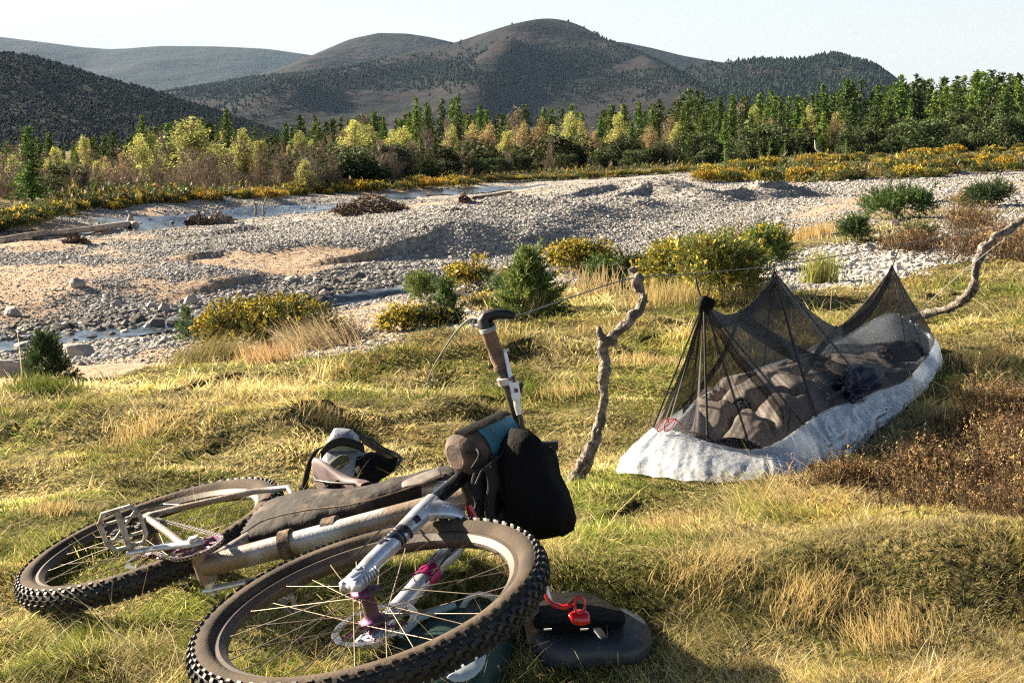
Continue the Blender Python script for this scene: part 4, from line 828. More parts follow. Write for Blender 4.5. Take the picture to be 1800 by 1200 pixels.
# frame
f = MB()
f.tube([BBp, BBp * .5 + (CR + .035 * U) * .5 + [.004, -.006, 0], CR + .035 * U], [.027, .0295, .028], 20)
f.tube([STp * .97 + BBp * .03, (STp + HT) / 2 + [0, .006, 0], HT - .02 * U], [.0165, .018, .02], 16)
f.tube([BBp, STp], .0175, 16); f.tube([CR - .002 * U, CR + .055 * U, HT + .004 * U], [.027, .0235, .026], 20)
f.tube([BBp - ZZ * .040, BBp + ZZ * .040], .0225, 22)
for s in (1, -1):
    f.tube([BBp + [-.02, 0, s * .026], (.34, -.035, s * .040), (.22, -.022, s * .056), (.03, 0, s * .068)], [.012, .0115, .0105, .009], 10)
    sp = [np.array([.0, .012, s * .069]), np.array([.06, .085, s * .066]), np.array([.20, .245, s * .056]), np.array([.268, .312, s * .044]), STp * .86 + BBp * .14 + [0, 0, s * .014]]
    f.tube(sp, [.008, .009, .009, .009, .0085], 10)
    f.box((.012, .005, s * .071), (.022, .004, 0), (-.004, .02, 0), (0, 0, .004))
f.build("frame", M_frame, bike, smooth=True)
# seat post and saddle
p = MB(); p.tube([STp - SDIR * .02, STp + SDIR * .08], .0135, 14); p.tube([STp - SDIR * .012, STp + SDIR * .006], .0185, 16); p.box(STp + SDIR * .082, (.02, 0, 0), (0, .012, 0), (0, 0, .018)); p.build("seat_post", M_blackp, bike, smooth=False)
SC = STp + SDIR * .102; t = np.linspace(0, 1, 26); rows = []
for q in t:
    x = -.135 + .27 * q; wv = .070 * (1 - sstep(.15, .75, q) * .74) * (math.sin(min(1, q * 7 + .15) * math.pi / 2)) * (1 if q < .96 else .6); v = np.linspace(0, 2 * math.pi, 20, endpoint=False)
    y = np.where(np.sin(v) > 0, .016, .022) * np.sin(v) + .012 * (1 - q) ** 2 - .006 * np.cos(v * 2); rows.append(np.stack([SC[0] + x + 0 * v, SC[1] + y + .012 * q, wv * np.cos(v)], -1))
M_saddle = mat("dusty_purple_saddle", (.20, .15, .16), rough=.7, var=(.10, .065, .07), vscale=18, vmix=(.4, .7)); MB().grid(np.array(rows), closev=True).build("saddle", M_saddle, bike, smooth=True)
MB().tube([SC + [-.1, -.015, .022], SC + [-.05, -.035, .022], SC + [.04, -.035, .022], SC + [.11, -.002, .01]], .0035, 8).tube([SC + [-.1, -.015, -.022], SC + [-.05, -.035, -.022], SC + [.04, -.035, -.022], SC + [.11, -.002, -.01]], .0035, 8).build("saddle_rails", M_blackp, bike, smooth=True)
# fork
fk = MB()
for s in (1, -1):
    b = FA + ZZ * s * .064 - FW * .002; pts = [b - U * .030 - FW * .006, b + U * .0, b + U * .06 - FW * .012, b + U * .2 - FW * .024, b + U * .31 - FW * .036, b + U * .375 - FW * .042]
    fk.tube(pts, [.017, .0205, .0195, .0205, .0225, .0215], 20, up=[0, 0, 1]); fk.box(b - U * .022 + FW * .004, U * .018, FW * .018, ZZ * s * .013, taper=.85)
    fk.tube([b - ZZ * s * .016, b + ZZ * s * .018], .013, 14)
aa = np.linspace(-1, 1, 15); top = FA - FW * .044
pts = [top + U * (.335 + .055 * max(0, math.cos(x * math.pi / 2)) ** .7) + FW * (.004 + .058 * max(0, math.cos(x * math.pi / 2)) ** .6) + ZZ * .066 * x for x in aa]
fk.tube(pts, .0115 + .0075 * np.abs(aa) ** 2, 16, flat=2.0, up=U)
for s in (1, -1):
    b = FA + ZZ * s * .064; fk.box(b - U * .036 + FW * .012, U * .008, FW * .012, ZZ * s * .010, taper=.7); fk.box(b - U * .030 - FW * .020, U * .014, FW * .007, ZZ * s * .009, taper=.8)
    for q_ in range(5): fk.box(b - U * (.012 - .010 * q_) + FW * .0205, U * .0016, FW * .003, ZZ * s * .010)
fork = fk.build("fork", M_fork, bike, smooth=True); fork.matrix_local = Sm
for s in (1, -1): MB().tube([top + U * .36 + ZZ * s * .0655, top + U * .535 + ZZ * s * .0655], .0172, 18).build("stanchion", M_stan, fork, smooth=True)
cw = MB().tube([top + U * .528 - ZZ * .082, top + U * .537 - ZZ * .045 - FW * .0, top + U * .548, top + U * .537 + ZZ * .045, top + U * .528 + ZZ * .082], [.019, .022, .025, .022, .019], 16, up=FW); cw.build("fork_crown", M_blackp, fork, smooth=True)
for s in (1, -1): MB().tube([top + U * .352 + ZZ * s * .0655, top + U * .366 + ZZ * s * .0655], .0198, 18).build("dust_seal", M_blackp, fork, smooth=False)
bd = MB().tube([top + U * .235 - ZZ * .064 + FW * .014, top + U * .285 - ZZ * .064 + FW * .010], .0245, 18); bd.build("magenta_band", M_magenta, fork, smooth=True)
def text_strip(body, size, font_shear=0.):
    cu = bpy.data.curves.new("t", 'FONT'); cu.body = body; cu.size = size; cu.align_x = 'CENTER'; cu.align_y = 'CENTER'; cu.offset = size * .05; cu.shear = font_shear; cu.space_character = 1.05
    o = bpy.data.objects.new("t", cu); col.objects.link(o); bpy.context.view_layer.update(); me = bpy.data.meshes.new_from_object(o); bpy.data.objects.remove(o); bpy.data.curves.remove(cu)
    import bmesh
    bm = bmesh.new(); bm.from_mesh(me); bmesh.ops.triangulate(bm, faces=bm.faces[:])
    ysv = [v.co.y for v in bm.verts]; lo, hi = min(ysv), max(ysv)
    for q in np.linspace(lo, hi, 11)[1:-1]: bmesh.ops.bisect_plane(bm, geom=bm.verts[:] + bm.edges[:] + bm.faces[:], plane_co=(0, q, 0), plane_no=(0, 1, 0))
    bmesh.ops.triangulate(bm, faces=bm.faces[:]); bm.verts.ensure_lookup_table(); bm.verts.index_update()
    V = np.array([v.co[:] for v in bm.verts]); T = np.array([[v.index for v in fc.verts] for fc in bm.faces]); bm.free(); bpy.data.meshes.remove(me); return V, T
def on_cyl(V, c0, axis, rad, toward, flip=1):
    axis = axis / np.linalg.norm(axis); c = toward - axis * (toward @ axis); c /= np.linalg.norm(c); tdir = np.cross(axis, c) * flip
    th = V[:, 1] / rad; return c0 + V[:, :1] * axis + rad * (np.cos(th)[:, None] * c + np.sin(th)[:, None] * tdir)
V, T = text_strip("PIKE", .068, .12); V[:, 0] *= .72
legc = FA + ZZ * .064 + U * .165 - FW * .0245; tw = w2b([0, 0, CAMZ]) - legc
pt = on_cyl(V, legc, -U, .0222, tw, 1)
MB().add(pt, T=T).build("lettering", M_decal, fork)
bx_ = MB(); q = np.array([(x, y) for x in np.linspace(-.011, .011, 4) for y in np.linspace(-.006, .010, 7)]); gr = on_cyl(np.c_[q, q[:, 0] * 0], FA + ZZ * .064 + U * .255 - FW * .031, -U, .0231, tw, 1).reshape(4, 7, 3); bx_.grid(gr).build("small_badge", M_decal, fork)
for s in (1, -1): MB().tube([FA + ZZ * s * .078, FA + ZZ * s * .084], .0085, 6).build("axle_bolt", M_blackp, fork)
MB().tube([top + U * .10 + ZZ * .064 - FW * .040, top + U * .24 + ZZ * .066 - FW * .052, top + U * .34 + ZZ * .03 - FW * .03], .0022, 6).build("cable", M_blackp, fork, smooth=True)
# headset, stem, bar
hs = MB(); hs.tube([HT, HT + U * .012], .024, 20); hs.tube([HT + U * .012, HT + U * .055], .018, 18); bc = pb(908, 826, 0)
hs.tube([HT + U * .035, bc - (bc - HT - U * .035) * .1], [.019, .019], 14); hs.tube([bc - ZZ * .024, bc + ZZ * .024], .0215, 16); hs.build("stem", M_blackp, bike, smooth=True)
BAR = [(0, bc), (.04, pb(911, 800, .04)), (.11, pb(914, 752, .11)), (.19, pb(901, 702, .19)), (.25, pb(887, 664, .25)), (.31, pb(871, 620, .31)), (.385, pb(856, 573, .385))]
bz = np.array([b[0] for b in BAR]); bp_ = np.array([b[1] for b in BAR]); zq = np.linspace(0, .385, 30)
def barp(z_): a = np.abs(z_); return np.array([np.interp(a, bz, bp_[:, 0]), np.interp(a, bz, bp_[:, 1]) + min(z_, 0) * .36, z_])
full = np.array([barp(v) for v in np.linspace(-.385, .385, 61)]); k5 = np.hanning(7); k5 /= k5.sum()
for j in (0, 1): full[3:-3, j] = np.convolve(full[:, j], k5, 'valid')
rad = np.interp(np.abs(full[:, 2]), [0, .06, .16, .3], [.0159, .0159, .0135, .0115])
MB().tube(full, rad, 16).build("handlebar", mat("matt_carbon_bar", (.035, .033, .033), rough=.5, var=(.09, .07, .055), vscale=20, vmix=(.4, .7)), bike, smooth=True)
for s in (1, -1):
    k = (full[:, 2] * s > .262); g_pts = full[k]; g_pts = g_pts[::s]; gl = MB().tube(g_pts, .0165 + .0012 * np.sin(np.linspace(0, 40, len(g_pts))) + .0015 * np.linspace(0, 1, len(g_pts)), 18); gl.tube([g_pts[0] - ZZ * s * .001, g_pts[0] + (g_pts[1] - g_pts[0]) * .6], .0185, 18); gl.build("grip", M_grip, bike, smooth=True)
e0 = full[-1]; dE = cdep(e0)
be = MB().tube([pd(857, 582, dE), pd(850, 564, dE), pd(856, 556, dE), pd(872, 551, dE - .004), pd(892, 552, dE - .008), pd(905, 556, dE - .01)], [.0155, .0165, .016, .0125, .0115, .0095], 16); be.build("bar_end", M_blackp, bike, smooth=True)
cw_ = MB()
for q in range(3): a = np.linspace(0, 2 * math.pi, 17); c = full[-1] - ZZ * (.004 + .0035 * q); cw_.tube(np.stack([c[0] + .0195 * np.cos(a), c[1] + .0195 * np.sin(a), c[2] + .001 * np.sin(a)], -1), .0013, 5, cap=False)
cw_.build("cord_wrap", mat("pale_cord", (.45, .47, .5), rough=.8), bike, smooth=True)
def lever(zc, dpx, name_lab, s):
    """brake lever with its clamp, reservoir and purple pivots; zc = place along the bar"""
    c = barp(zc); dv = cdep(c)
    o = MB(); o.tube([c - ZZ * .008, c + ZZ * .008], .0205, 18)
    R3 = lambda dx, dy, dz=0: pd(proj(b2w(c))[0] + dx, proj(b2w(c))[1] + dy, dv - .012 + dz)
    o.tube([R3(4, 2), R3(16, 6), R3(20, 24), R3(21, 46)], [.010, .012, .011, .0085], 12); o.box(R3(17, 18, -.004), (R3(26, 16) - R3(17, 18)) * .9, (R3(20, 34) - R3(17, 18)) * .9, (R3(17, 18, -.01) - R3(17, 18)) * .9)
    o.tube([R3(20, 44), R3(24, 60)], [.0075, .0068], 12)
    lv = o.build("brake_lever", M_crank, bike, smooth=False)
    MB().tube([R3(12, 6), R3(6, -18), R3(1, -42), R3(-1, -52), R3(6, -54)], [.006, .005, .0048, .0045, .004], 10).build("lever_blade", M_fork, lv, smooth=True)
    MB().tube([R3(12, -6, -.006), R3(14, 2, -.012)], .0052, 10).tube([R3(18, 14, -.012), R3(19, 21, -.012)], .0050, 10).build("pivot_bolt", M_purple, lv, smooth=True)
    MB().box(R3(27, 14, -.002), (R3(29, 4) - R3(27, 14)), (R3(30, 15) - R3(27, 14)), (R3(27, 14, -.008) - R3(27, 14))).build("shifter_window", M_blackp, lv)
    MB().tube([R3(24, 58), R3(26, 76), R3(24, 100)], .0024, 8).build("hose", M_blackp, lv, smooth=True)
lever(.243, 0, "", 1)
# left end mirrored low near the ground: simpler lever peeping out behind the tyre
c = barp(-.24); o = MB(); o.tube([c - ZZ * .01, c + ZZ * .01], .020, 16); o.tube([c + [.015, 0, 0], c + [.03, .0, -.02], c + [.035, 0, -.06]], [.010, .010, .008], 10); o.build("brake_lever", M_crank, bike, smooth=True)
# drive train
CC = BBp + ZZ * .052; a = np.linspace(0, 2 * math.pi, 96, endpoint=False)
cr_ = MB(); rad = .0655 + .0022 * np.sign(np.sin(a * 32)) ; ring = lambda r_, z_: np.stack([CC[0] + r_ * np.cos(a), CC[1] + r_ * np.sin(a), CC[2] + z_ + 0 * a], -1)
cr_.grid(np.array([ring(.052, -.0015), ring(rad, -.0008), ring(rad, .0008), ring(.052, .0015), ring(.052, -.0015)]), closev=True)
for k in range(4):
    t = k * math.pi / 2 + .5; e = np.array([math.cos(t), math.sin(t), 0]); q_ = np.array([-e[1], e[0], 0])
    cr_.tube([CC + e * .018 + q_ * .006, CC + e * .054 + q_ * .014], [.005, .004], 6); cr_.tube([CC + e * .018 - q_ * .006, CC + e * .054 - q_ * .014], [.005, .004], 6)
cr_.tube([CC - ZZ * .004, CC + ZZ * .004], .022, 20); cr_.build("chainring", M_purple, bike)
pe = pb(219, 972, .078); cd = (pe - CC); cd[2] = 0; cl_ = np.linalg.norm(cd); cd /= cl_; cl_ = .172
k1 = MB(); cs = BBp + ZZ * .062; ce = cs + cd * cl_ + ZZ * .014
k1.tube([cs - cd * .022, cs, cs + cd * .05 + ZZ * .006, cs + cd * .12 + ZZ * .012, ce, ce + cd * .012], [.012, .0165, .0125, .011, .0125, .009], 12, flat=.62, up=ZZ); k1.tube([cs - ZZ * .006, cs + ZZ * .014], .014, 18); k1.build("crank_arm", M_crank, bike, smooth=True)
k2 = MB(); cs2 = BBp - ZZ * .062; ce2 = cs2 - cd * cl_ - ZZ * .014
k2.tube([cs2 + cd * .02, cs2, cs2 - cd * .05, cs2 - cd * .12, ce2, ce2 - cd * .012], [.012, .016, .0125, .011, .0125, .009], 12, flat=.62, up=ZZ); k2.tube([BBp - ZZ * .075, BBp + ZZ * .08], .0125, 16); k2.build("crank_arm", M_crank, bike, smooth=True)
def pedal(c, s, e):
    e = e / np.linalg.norm(e); nrm = np.cross(e, ZZ); o = MB(); zc = lambda z: c + ZZ * s * z
    o.tube([zc(.0), zc(.022)], .0075, 12); o.tube([zc(.014), zc(.112)], [.009, .008], 12)
    W_, H_ = .050, .049; ctr = zc(.066)
    cor = [ctr + e * a_ * W_ + ZZ * s * b_ * H_ for a_, b_ in ((-.72, -1), (.72, -1), (1, -.6), (1, .6), (.72, 1), (-.72, 1), (-1, .6), (-1, -.6), (-.72, -1))]
    o.tube(cor, .0058, 8, up=nrm, flat=1.25)
    o.tube([ctr - e * W_ * .9 - ZZ * s * H_ * .7, ctr, ctr + e * W_ * .9 + ZZ * s * H_ * .7], .0034, 8)
    for y in (-.45, .45): o.tube([ctr - e * W_ + ZZ * s * y * H_, ctr + e * W_ + ZZ * s * y * H_], .0040, 8)
    for a_, b_ in ((-.9, -.5), (-.9, .5), (.9, -.5), (.9, .5), (-.9, 0), (.9, 0), (-.4, -1), (.4, -1), (-.4, 1), (.4, 1)):
        q = ctr + e * a_ * W_ + ZZ * s * b_ * H_; o.tube([q - nrm * .012, q + nrm * .012], .0019, 6)
    o.build("pedal", mat("muddy_grey_pedal", (.42, .40, .37), rough=.5, metal=.4, var=(.20, .16, .12), vscale=50, vmix=(.4, .65)), bike)
e_im = w2b(P(300, 905, 3.3)) - w2b(P(200, 930, 3.3)); e_im[2] = 0
pedal(ce, 1, e_im); pedal(ce2, -1, np.array([1., .1, 0]))
cs_ = MB()
for k in range(9):
    r_ = .056 - .0048 * k; z_ = .028 + .0042 * k; aa = np.linspace(0, 2 * math.pi, 60, endpoint=False); rr2 = r_ + .0022 * np.sign(np.sin(aa * 20)); rg = lambda q, z1: np.stack([q * np.cos(aa), q * np.sin(aa), z1 + 0 * aa], -1)
    cs_.grid(np.array([rg(np.full(60, r_ * .62), z_), rg(rr2, z_), rg(rr2, z_ + .0014), rg(np.full(60, r_ * .62), z_ + .0014)]), closev=True)
cs_.tube([(0, 0, .024), (0, 0, .070)], .016, 16); cs_.build("cassette", mat("cassette_steel", (.25, .23, .21), rough=.4, metal=.8), bike)
# chain: small alternating links along a loop
r1, r0 = .066, .036; dvec = CC[:2]; al = math.atan2(dvec[1], dvec[0]); L_ = np.linalg.norm(dvec); be_ = math.acos((r1 - r0) / L_)
loop = []
for t in np.linspace(al + math.pi - (math.pi - be_) * 1., al + be_ * 1., 2): pass
up0 = al + be_; loop += [np.array([r0 * math.cos(t), r0 * math.sin(t)]) for t in np.linspace(al - be_ - 2 * math.pi + 2 * math.pi, al + be_ + 0, 2)][1:]
loop = [CC[:2] + r1 * np.array([math.cos(t), math.sin(t)]) for t in np.linspace(al + be_, al - be_, 24)]
jw = np.array([-.035, -.075]); jw2 = np.array([-.01, -.045])
loop += [jw + .016 * np.array([math.cos(t), math.sin(t)]) for t in np.linspace(-.9, -2.6, 8)] + [jw2 + .012 * np.array([math.cos(t), math.sin(t)]) for t in np.linspace(-.2, .9, 6)]
loop += [r0 * np.array([math.cos(t), math.sin(t)]) for t in np.linspace(-1.4, -math.pi * 2 + al + be_, 22)]
loop = np.array(loop + [loop[0]]); sl_ = np.r_[0, np.cumsum(np.linalg.norm(np.diff(loop, axis=0), axis=1))]; m_ = int(sl_[-1] / .0105); sq = np.linspace(0, sl_[-1], m_)
lx, ly = np.interp(sq, sl_, loop[:, 0]), np.interp(sq, sl_, loop[:, 1]); lz = .052 - .006 * np.clip(1 - lx / .4, 0, 1); ch = MB()
for k in range(m_ - 1):
    p0, p1 = np.array([lx[k], ly[k], lz[k]]), np.array([lx[k + 1], ly[k + 1], lz[k + 1]]); dd = (p1 - p0) / 2; nn_ = np.cross(ZZ, dd); nn_ /= np.linalg.norm(nn_); off = .0036 if k % 2 else .0024
    for s in (-1, 1): ch.box((p0 + p1) / 2 + ZZ * s * off, dd * 1.25, nn_ * .0036, ZZ * .0006)
    ch.tube([p0 - ZZ * .004, p0 + ZZ * .004], .0026, 6)
ch.build("chain", mat("chain_steel", (.40, .36, .32), rough=.35, metal=.85), bike)
de = MB(); de.tube([(.012, -.012, .072), (-.008, -.028, .078), (-.012, -.045, .070)], [.010, .012, .009], 10); de.tube([(-.01, -.045, .045), (-.01, -.045, .058)], .014, 14); de.tube([(-.035, -.078, .045), (-.035, -.078, .055)], .015, 14); de.box((-.022, -.062, .060), (.014, .020, 0), (.008, -.005, 0), (0, 0, .0015)); de.tube([(-.02, -.03, .078), (-.05, .01, .082), (-.02, .07, .075), (.05, .09, .07)], .0022, 6)
de.build("derailleur", M_blackp, bike, smooth=False)
cb = MB(); cb.tube([pd(905, 762, 3.12), pd(880, 800, 3.08), pd(846, 828, 3.0), pd(836, 850, 2.98)], .0026, 6); cb.tube([HT + FW * .03 + ZZ * .02, CR + FW * .05 + ZZ * .03, FA + U * .36 + FW * .01 + ZZ * -.03, FA + U * .1 - ZZ * .085 - FW * .03, FA - ZZ * .07 + U * .03], .0024, 6); cb.build("brake_hose", M_blackp, bike, smooth=True)
# ------------------------------------------------------------ bags and loose gear
UPW = np.array([0, 0, 1.])
def resamp(pts, n):
    pts = np.asarray(pts, float); t = np.linspace(0, len(pts) - 1, n); m = len(pts)
    def cr(k): return pts[np.clip(k, 0, m - 1)]
    i = np.minimum(t.astype(int), m - 2); f = (t - i)[:, None]
    p0, p1, p2, p3 = cr(i - 1), cr(i), cr(i + 1), cr(i + 2)
    return .5 * (2 * p1 + (p2 - p0) * f + (2 * p0 - 5 * p1 + 4 * p2 - p3) * f ** 2 + (3 * p1 - p0 - 3 * p2 + p3) * f ** 3)
def loft(mb, A, B, N, th, m=34, n=26, pw=.75, wr=0., seed=0, wsc=30., endp=.35):
    """padded body between two edge curves A and B, thickness th along N"""
    A, B = resamp(A, m), resamp(B, m); N = np.asarray(N, float); N = N / np.linalg.norm(N); a = np.linspace(0, 2 * math.pi, n, endpoint=False)
    c, s = np.cos(a), np.sin(a); c = np.sign(c) * np.abs(c) ** pw; s = np.sign(s) * np.abs(s) ** pw; q = np.linspace(0, 1, m); e = np.clip(np.sin(np.pi * q), 0, 1) ** endp; e[0] = e[-1] = .02
    thv = np.interp(q, np.linspace(0, 1, len(np.atleast_1d(th))), np.atleast_1d(th)) if np.ndim(th) else np.full(m, th)
    mid, hf = (A + B) / 2, (A - B) / 2; ee = np.interp(q, [0, .04, .96, 1], [.55, 1, 1, .55])
    G = mid[:, None] + hf[:, None] * (c[None, :, None] * ee[:, None, None]) + N * (s[None, :] * (thv * e)[:, None])[:, :, None]
    if wr:
        d = fbm(G[..., 0] * wsc, G[..., 1] * wsc, G[..., 2] * wsc, seed, 3) * wr; nr = G - mid[:, None]; nr /= np.linalg.norm(nr, axis=2)[:, :, None] + 1e-9; G = G + nr * d[:, :, None]
    mb.grid(G, closev=True); mb.add([G[0].mean(0)] + list(G[0]), T=[(0, 1 + (i + 1) % n, 1 + i) for i in range(n)]); mb.add([G[-1].mean(0)] + list(G[-1]), T=[(0, 1 + i, 1 + (i + 1) % n) for i in range(n)]); return mb
def ribbon(mb, pts, w, wd, m=30, th=.0015):
    p = resamp(pts, m); wd = np.asarray(wd, float); wd = wd / np.linalg.norm(wd); t = np.gradient(p, axis=0); nn = np.cross(t, wd); nn /= np.linalg.norm(nn, axis=1)[:, None] + 1e-9
    mb.grid(np.stack([p - wd * w / 2 - nn * th, p + wd * w / 2 - nn * th, p + wd * w / 2 + nn * th, p - wd * w / 2 + nn * th], 1), closev=True); return mb
def PP(lst, depth): return [P(a, b, depth if len(q) == 0 else q[0]) for a, b, *q in lst]
def GG(lst, z): return [Gp(a, b, z if not q else q[0]) for a, b, *q in lst]
M_mudbag = mat("mud_caked_fabric", (.012, .010, .010), rough=.85, var=(.11, .08, .058), vscale=16, vmix=(.54, .74), bump=.006, bscale=42)
M_black = mat("black_ripstop", (.0045, .0045, .005), rough=.8, bump=.006, bscale=38, spec=.12)
M_webbing = mat("black_webbing", (.012, .012, .012), rough=.8, bump=.0006, bscale=400)
M_silverbag = mat("silver_grey_sailcloth", (.28, .30, .36), rough=.45, var=(.20, .22, .27), vscale=30, bump=.002, bscale=60)
M_blue = mat("blue_side_fabric", (.025, .17, .25), rough=.6, bump=.0012, bscale=140, var=(.04, .11, .14), vscale=30)
M_brownbag = mat("dusty_brown_fabric", (.045, .033, .030), rough=.85, var=(.15, .10, .075), vscale=20, vmix=(.4, .65), bump=.0025, bscale=90)
M_strap = mat("mud_caked_hook_strap", (.045, .033, .025), rough=.95, var=(.17, .125, .085), vscale=60, bump=.003, bscale=200)
M_red = mat("glossy_red_plastic", (.50, .004, .010), rough=.18, spec=.8)
zw = WR @ ZZ; camdir = lambda p: (np.array([0, 0, CAMZ]) - np.asarray(p)) / np.linalg.norm(np.array([0, 0, CAMZ]) - np.asarray(p))
def pbw(px, py, z=0.): return b2w(pb(px, py, z))
def thing(name, p, label, cat, group=None): return empty(name, p, label, cat, group)
def put(mb, name, m_, parent, smooth=True):
    o = mb.build(name, m_, None, smooth); o.parent = parent; o.matrix_parent_inverse = Matrix.Translation(-Vector(parent.location)) if parent else Matrix(); return o
# frame bag
fb = thing("frame_bag", pbw(560, 910), "long mud caked black bag strapped inside the bicycle frame above the down tube", "bag")
mb = MB(); loft(mb, [pbw(a, b) for a, b in [(420,945),(436,916),(475,892),(520,879),(560,874),(600,874),(640,868),(690,852),(740,836),(792,818)]], [pbw(a, b) for a, b in [(424,956),(450,948),(498,937),(545,926),(592,914),(636,901),(684,884),(728,869),(770,854),(806,836)]], zw, [.030, .042, .045, .04, .036, .034, .03], m=70, wr=.006, seed=3, wsc=26, pw=.8)
put(mb, "bag_body", M_mudbag, fb)
mb = MB(); a = pbw(430, 938, .030); ribbon(mb, [pbw(428, 936, .046), pbw(470, 912, .048), pbw(540, 896, .049), pbw(620, 886, .043), pbw(700, 864, .037), pbw(780, 836, .033)], .006, WR @ np.array([0, 1, 0.])); put(mb, "zip", M_strap, fb)
mb = MB(); loft(mb, [pbw(706, 848, .03), pbw(735, 836, .03), pbw(772, 822, .03)], [pbw(706, 857, .03), pbw(745, 850, .03), pbw(778, 836, .03)], zw, .008, m=20, n=14); put(mb, "side_panel", mat("muddy_grey_panel", (.09, .085, .085), rough=.7, var=(.2, .15, .11), vscale=30, vmix=(.45, .7)), fb)
for (a, b, L_, up_) in ((583, 921, .018, .010), (506, 951, .015, .002)):
    tq = np.linspace(0, 1, 400)[:, None]; lq = b2w(BBp * (1 - tq) + (CR + .035 * U) * tq); c = lq[np.argmin(np.abs(proj(lq)[0] - a))]; ax = WR @ (CR - BBp); ax /= np.linalg.norm(ax); per = np.cross(zw, ax); q = c + per * up_
    mb = MB().tube([q - ax * L_, q + ax * L_], .0365, 24, flat=1.0 + up_ * 14, up=per); put(mb, "strap", M_strap, fb)
# snack bag behind the handlebar
sb_ = thing("stem_bag", P(845, 790, 3.12), "round brown and black snack bag with a blue side, beside the bicycle handlebar stem", "bag")
ax0, ax1 = P(800, 803, 3.10), P(890, 762, 3.2); axd = (ax1 - ax0) / np.linalg.norm(ax1 - ax0)
ln = [0, .04, .12, .3, .6, .85, 1.0]; rd = [.030, .046, .052, .0535, .053, .052, .046]
mb = MB(); pts = [ax0 + (ax1 - ax0) * t for t in ln]; mb.tube(pts, rd, 34, up=UPW)
V = mb.V[0]; d = fbm(V[:, 0] * 22, V[:, 1] * 22, V[:, 2] * 22, 9, 3); mb.V[0] = V + ((V - (ax0 + ax1) / 2) / np.linalg.norm(V - (ax0 + ax1) / 2, axis=1)[:, None]) * (d * .004)[:, None]
put(mb, "bag_body", M_brownbag, sb_)
tc_ = camdir((ax0 + ax1) / 2); cpd = tc_ - axd * (tc_ @ axd); cpd /= np.linalg.norm(cpd); tp = np.cross(axd, cpd); tp *= np.sign(tp[2])
def cylpatch(t0, t1, a0, a1, rr, k0=0., k1=0.):
    T_, A_ = np.meshgrid(np.linspace(0, 1, 14), np.linspace(0, 1, 14), indexing='ij'); an = R_(a0 + (a1 - a0) * 1.) * A_ + R_(a0) * (1 - A_); tt_ = (t0 + k0 * A_) + (t1 + k1 * A_ - t0 - k0 * A_) * T_
    return (ax0 + (ax1 - ax0) * tt_[..., None]) + rr * (np.cos(an)[..., None] * cpd + np.sin(an)[..., None] * tp)
MBb = MB().grid(cylpatch(.42, 1.0, -42, 38, .0575, -.06, 0.)); put(MBb, "side_pocket", M_blue, sb_)
MBb = MB().grid(cylpatch(.0 + .1, 1.05, 40, 100, .0565)); put(MBb, "lid", M_black, sb_)
mb = MB(); ribbon(mb, [ax0 + cpd * .05, ax0 + cpd * .058 + axd * .03 - tp * .02, P(830, 822, 3.02), P(842, 800, 3.03), P(838, 788, 3.05)], .006, axd); put(mb, "drawcord", M_webbing, sb_)
# handlebar roll
hr = thing("handlebar_roll", P(935, 850, 3.1), "big black rolled bag strapped to the front of the bicycle handlebar", "bag")
mb = MB(); ctr = [(936, 764), (932, 769), (927, 784), (926, 812), (930, 845), (940, 880), (950, 905), (956, 925), (960, 938), (961, 944)]; rp = [20, 36, 48, 54, 56, 59, 60, 57, 46, 26]
mb.tube([P(a, b, 3.13 - .002 * k) for k, (a, b) in enumerate(ctr)], [v / FPX * 3.12 for v in rp], 36, up=UPW * 0 + [1, 0, 0])
V = mb.V[0]; d = fbm(V[:, 0] * 19, V[:, 1] * 19, V[:, 2] * 12, 19, 4); cc0 = P(930, 850, 3.12); mb.V[0] = V + ((V - cc0) / np.linalg.norm(V - cc0, axis=1)[:, None]) * (d * .011)[:, None]
put(mb, "roll_body", M_black, hr)
mb = MB(); w_ = WR @ np.array([1, 0, 0.])
for a, b in ((975, 782), (1003, 916)): mb = MB(); mb.box(P(a, b, 3.12), (.008, 0, 0), (0, .01, 0), (0, 0, .010)); mb.box(P(a - 12, b - 2, 3.12), (.014, 0, 0), (0, .006, 0), (0, 0, .005)); put(mb, "buckle", M_blackp, hr, False)
for k, l in enumerate([[(858, 820), (866, 850), (860, 890), (866, 925)], [(845, 822), (838, 850), (845, 880), (838, 908)], [(872, 800), (880, 850), (885, 900), (884, 930)], [(826, 838), (836, 865), (850, 900), (862, 922)], [(895, 830), (893, 880), (900, 930)]]):
    mb = MB(); ribbon(mb, PP(l, 3.06 + .02 * k), [.024, .028, .032, .02, .024][k], [1, .2, 0], th=.002); put(mb, "harness_strap", M_webbing if k != 3 else M_mudbag, hr)
mb = MB(); loft(mb, PP([(832, 832), (835, 870), (846, 905), (858, 930)], 3.12), PP([(880, 825), (884, 870), (886, 905), (888, 932)], 3.12), [0, 1, .1], .03, wr=.006, seed=8); put(mb, "harness_pad", M_black, hr)
mb = MB(); ribbon(mb, PP([(824, 888), (832, 905), (838, 922)], 3.0), .014, [1, 0, .3]); put(mb, "red_strap", M_red, hr)
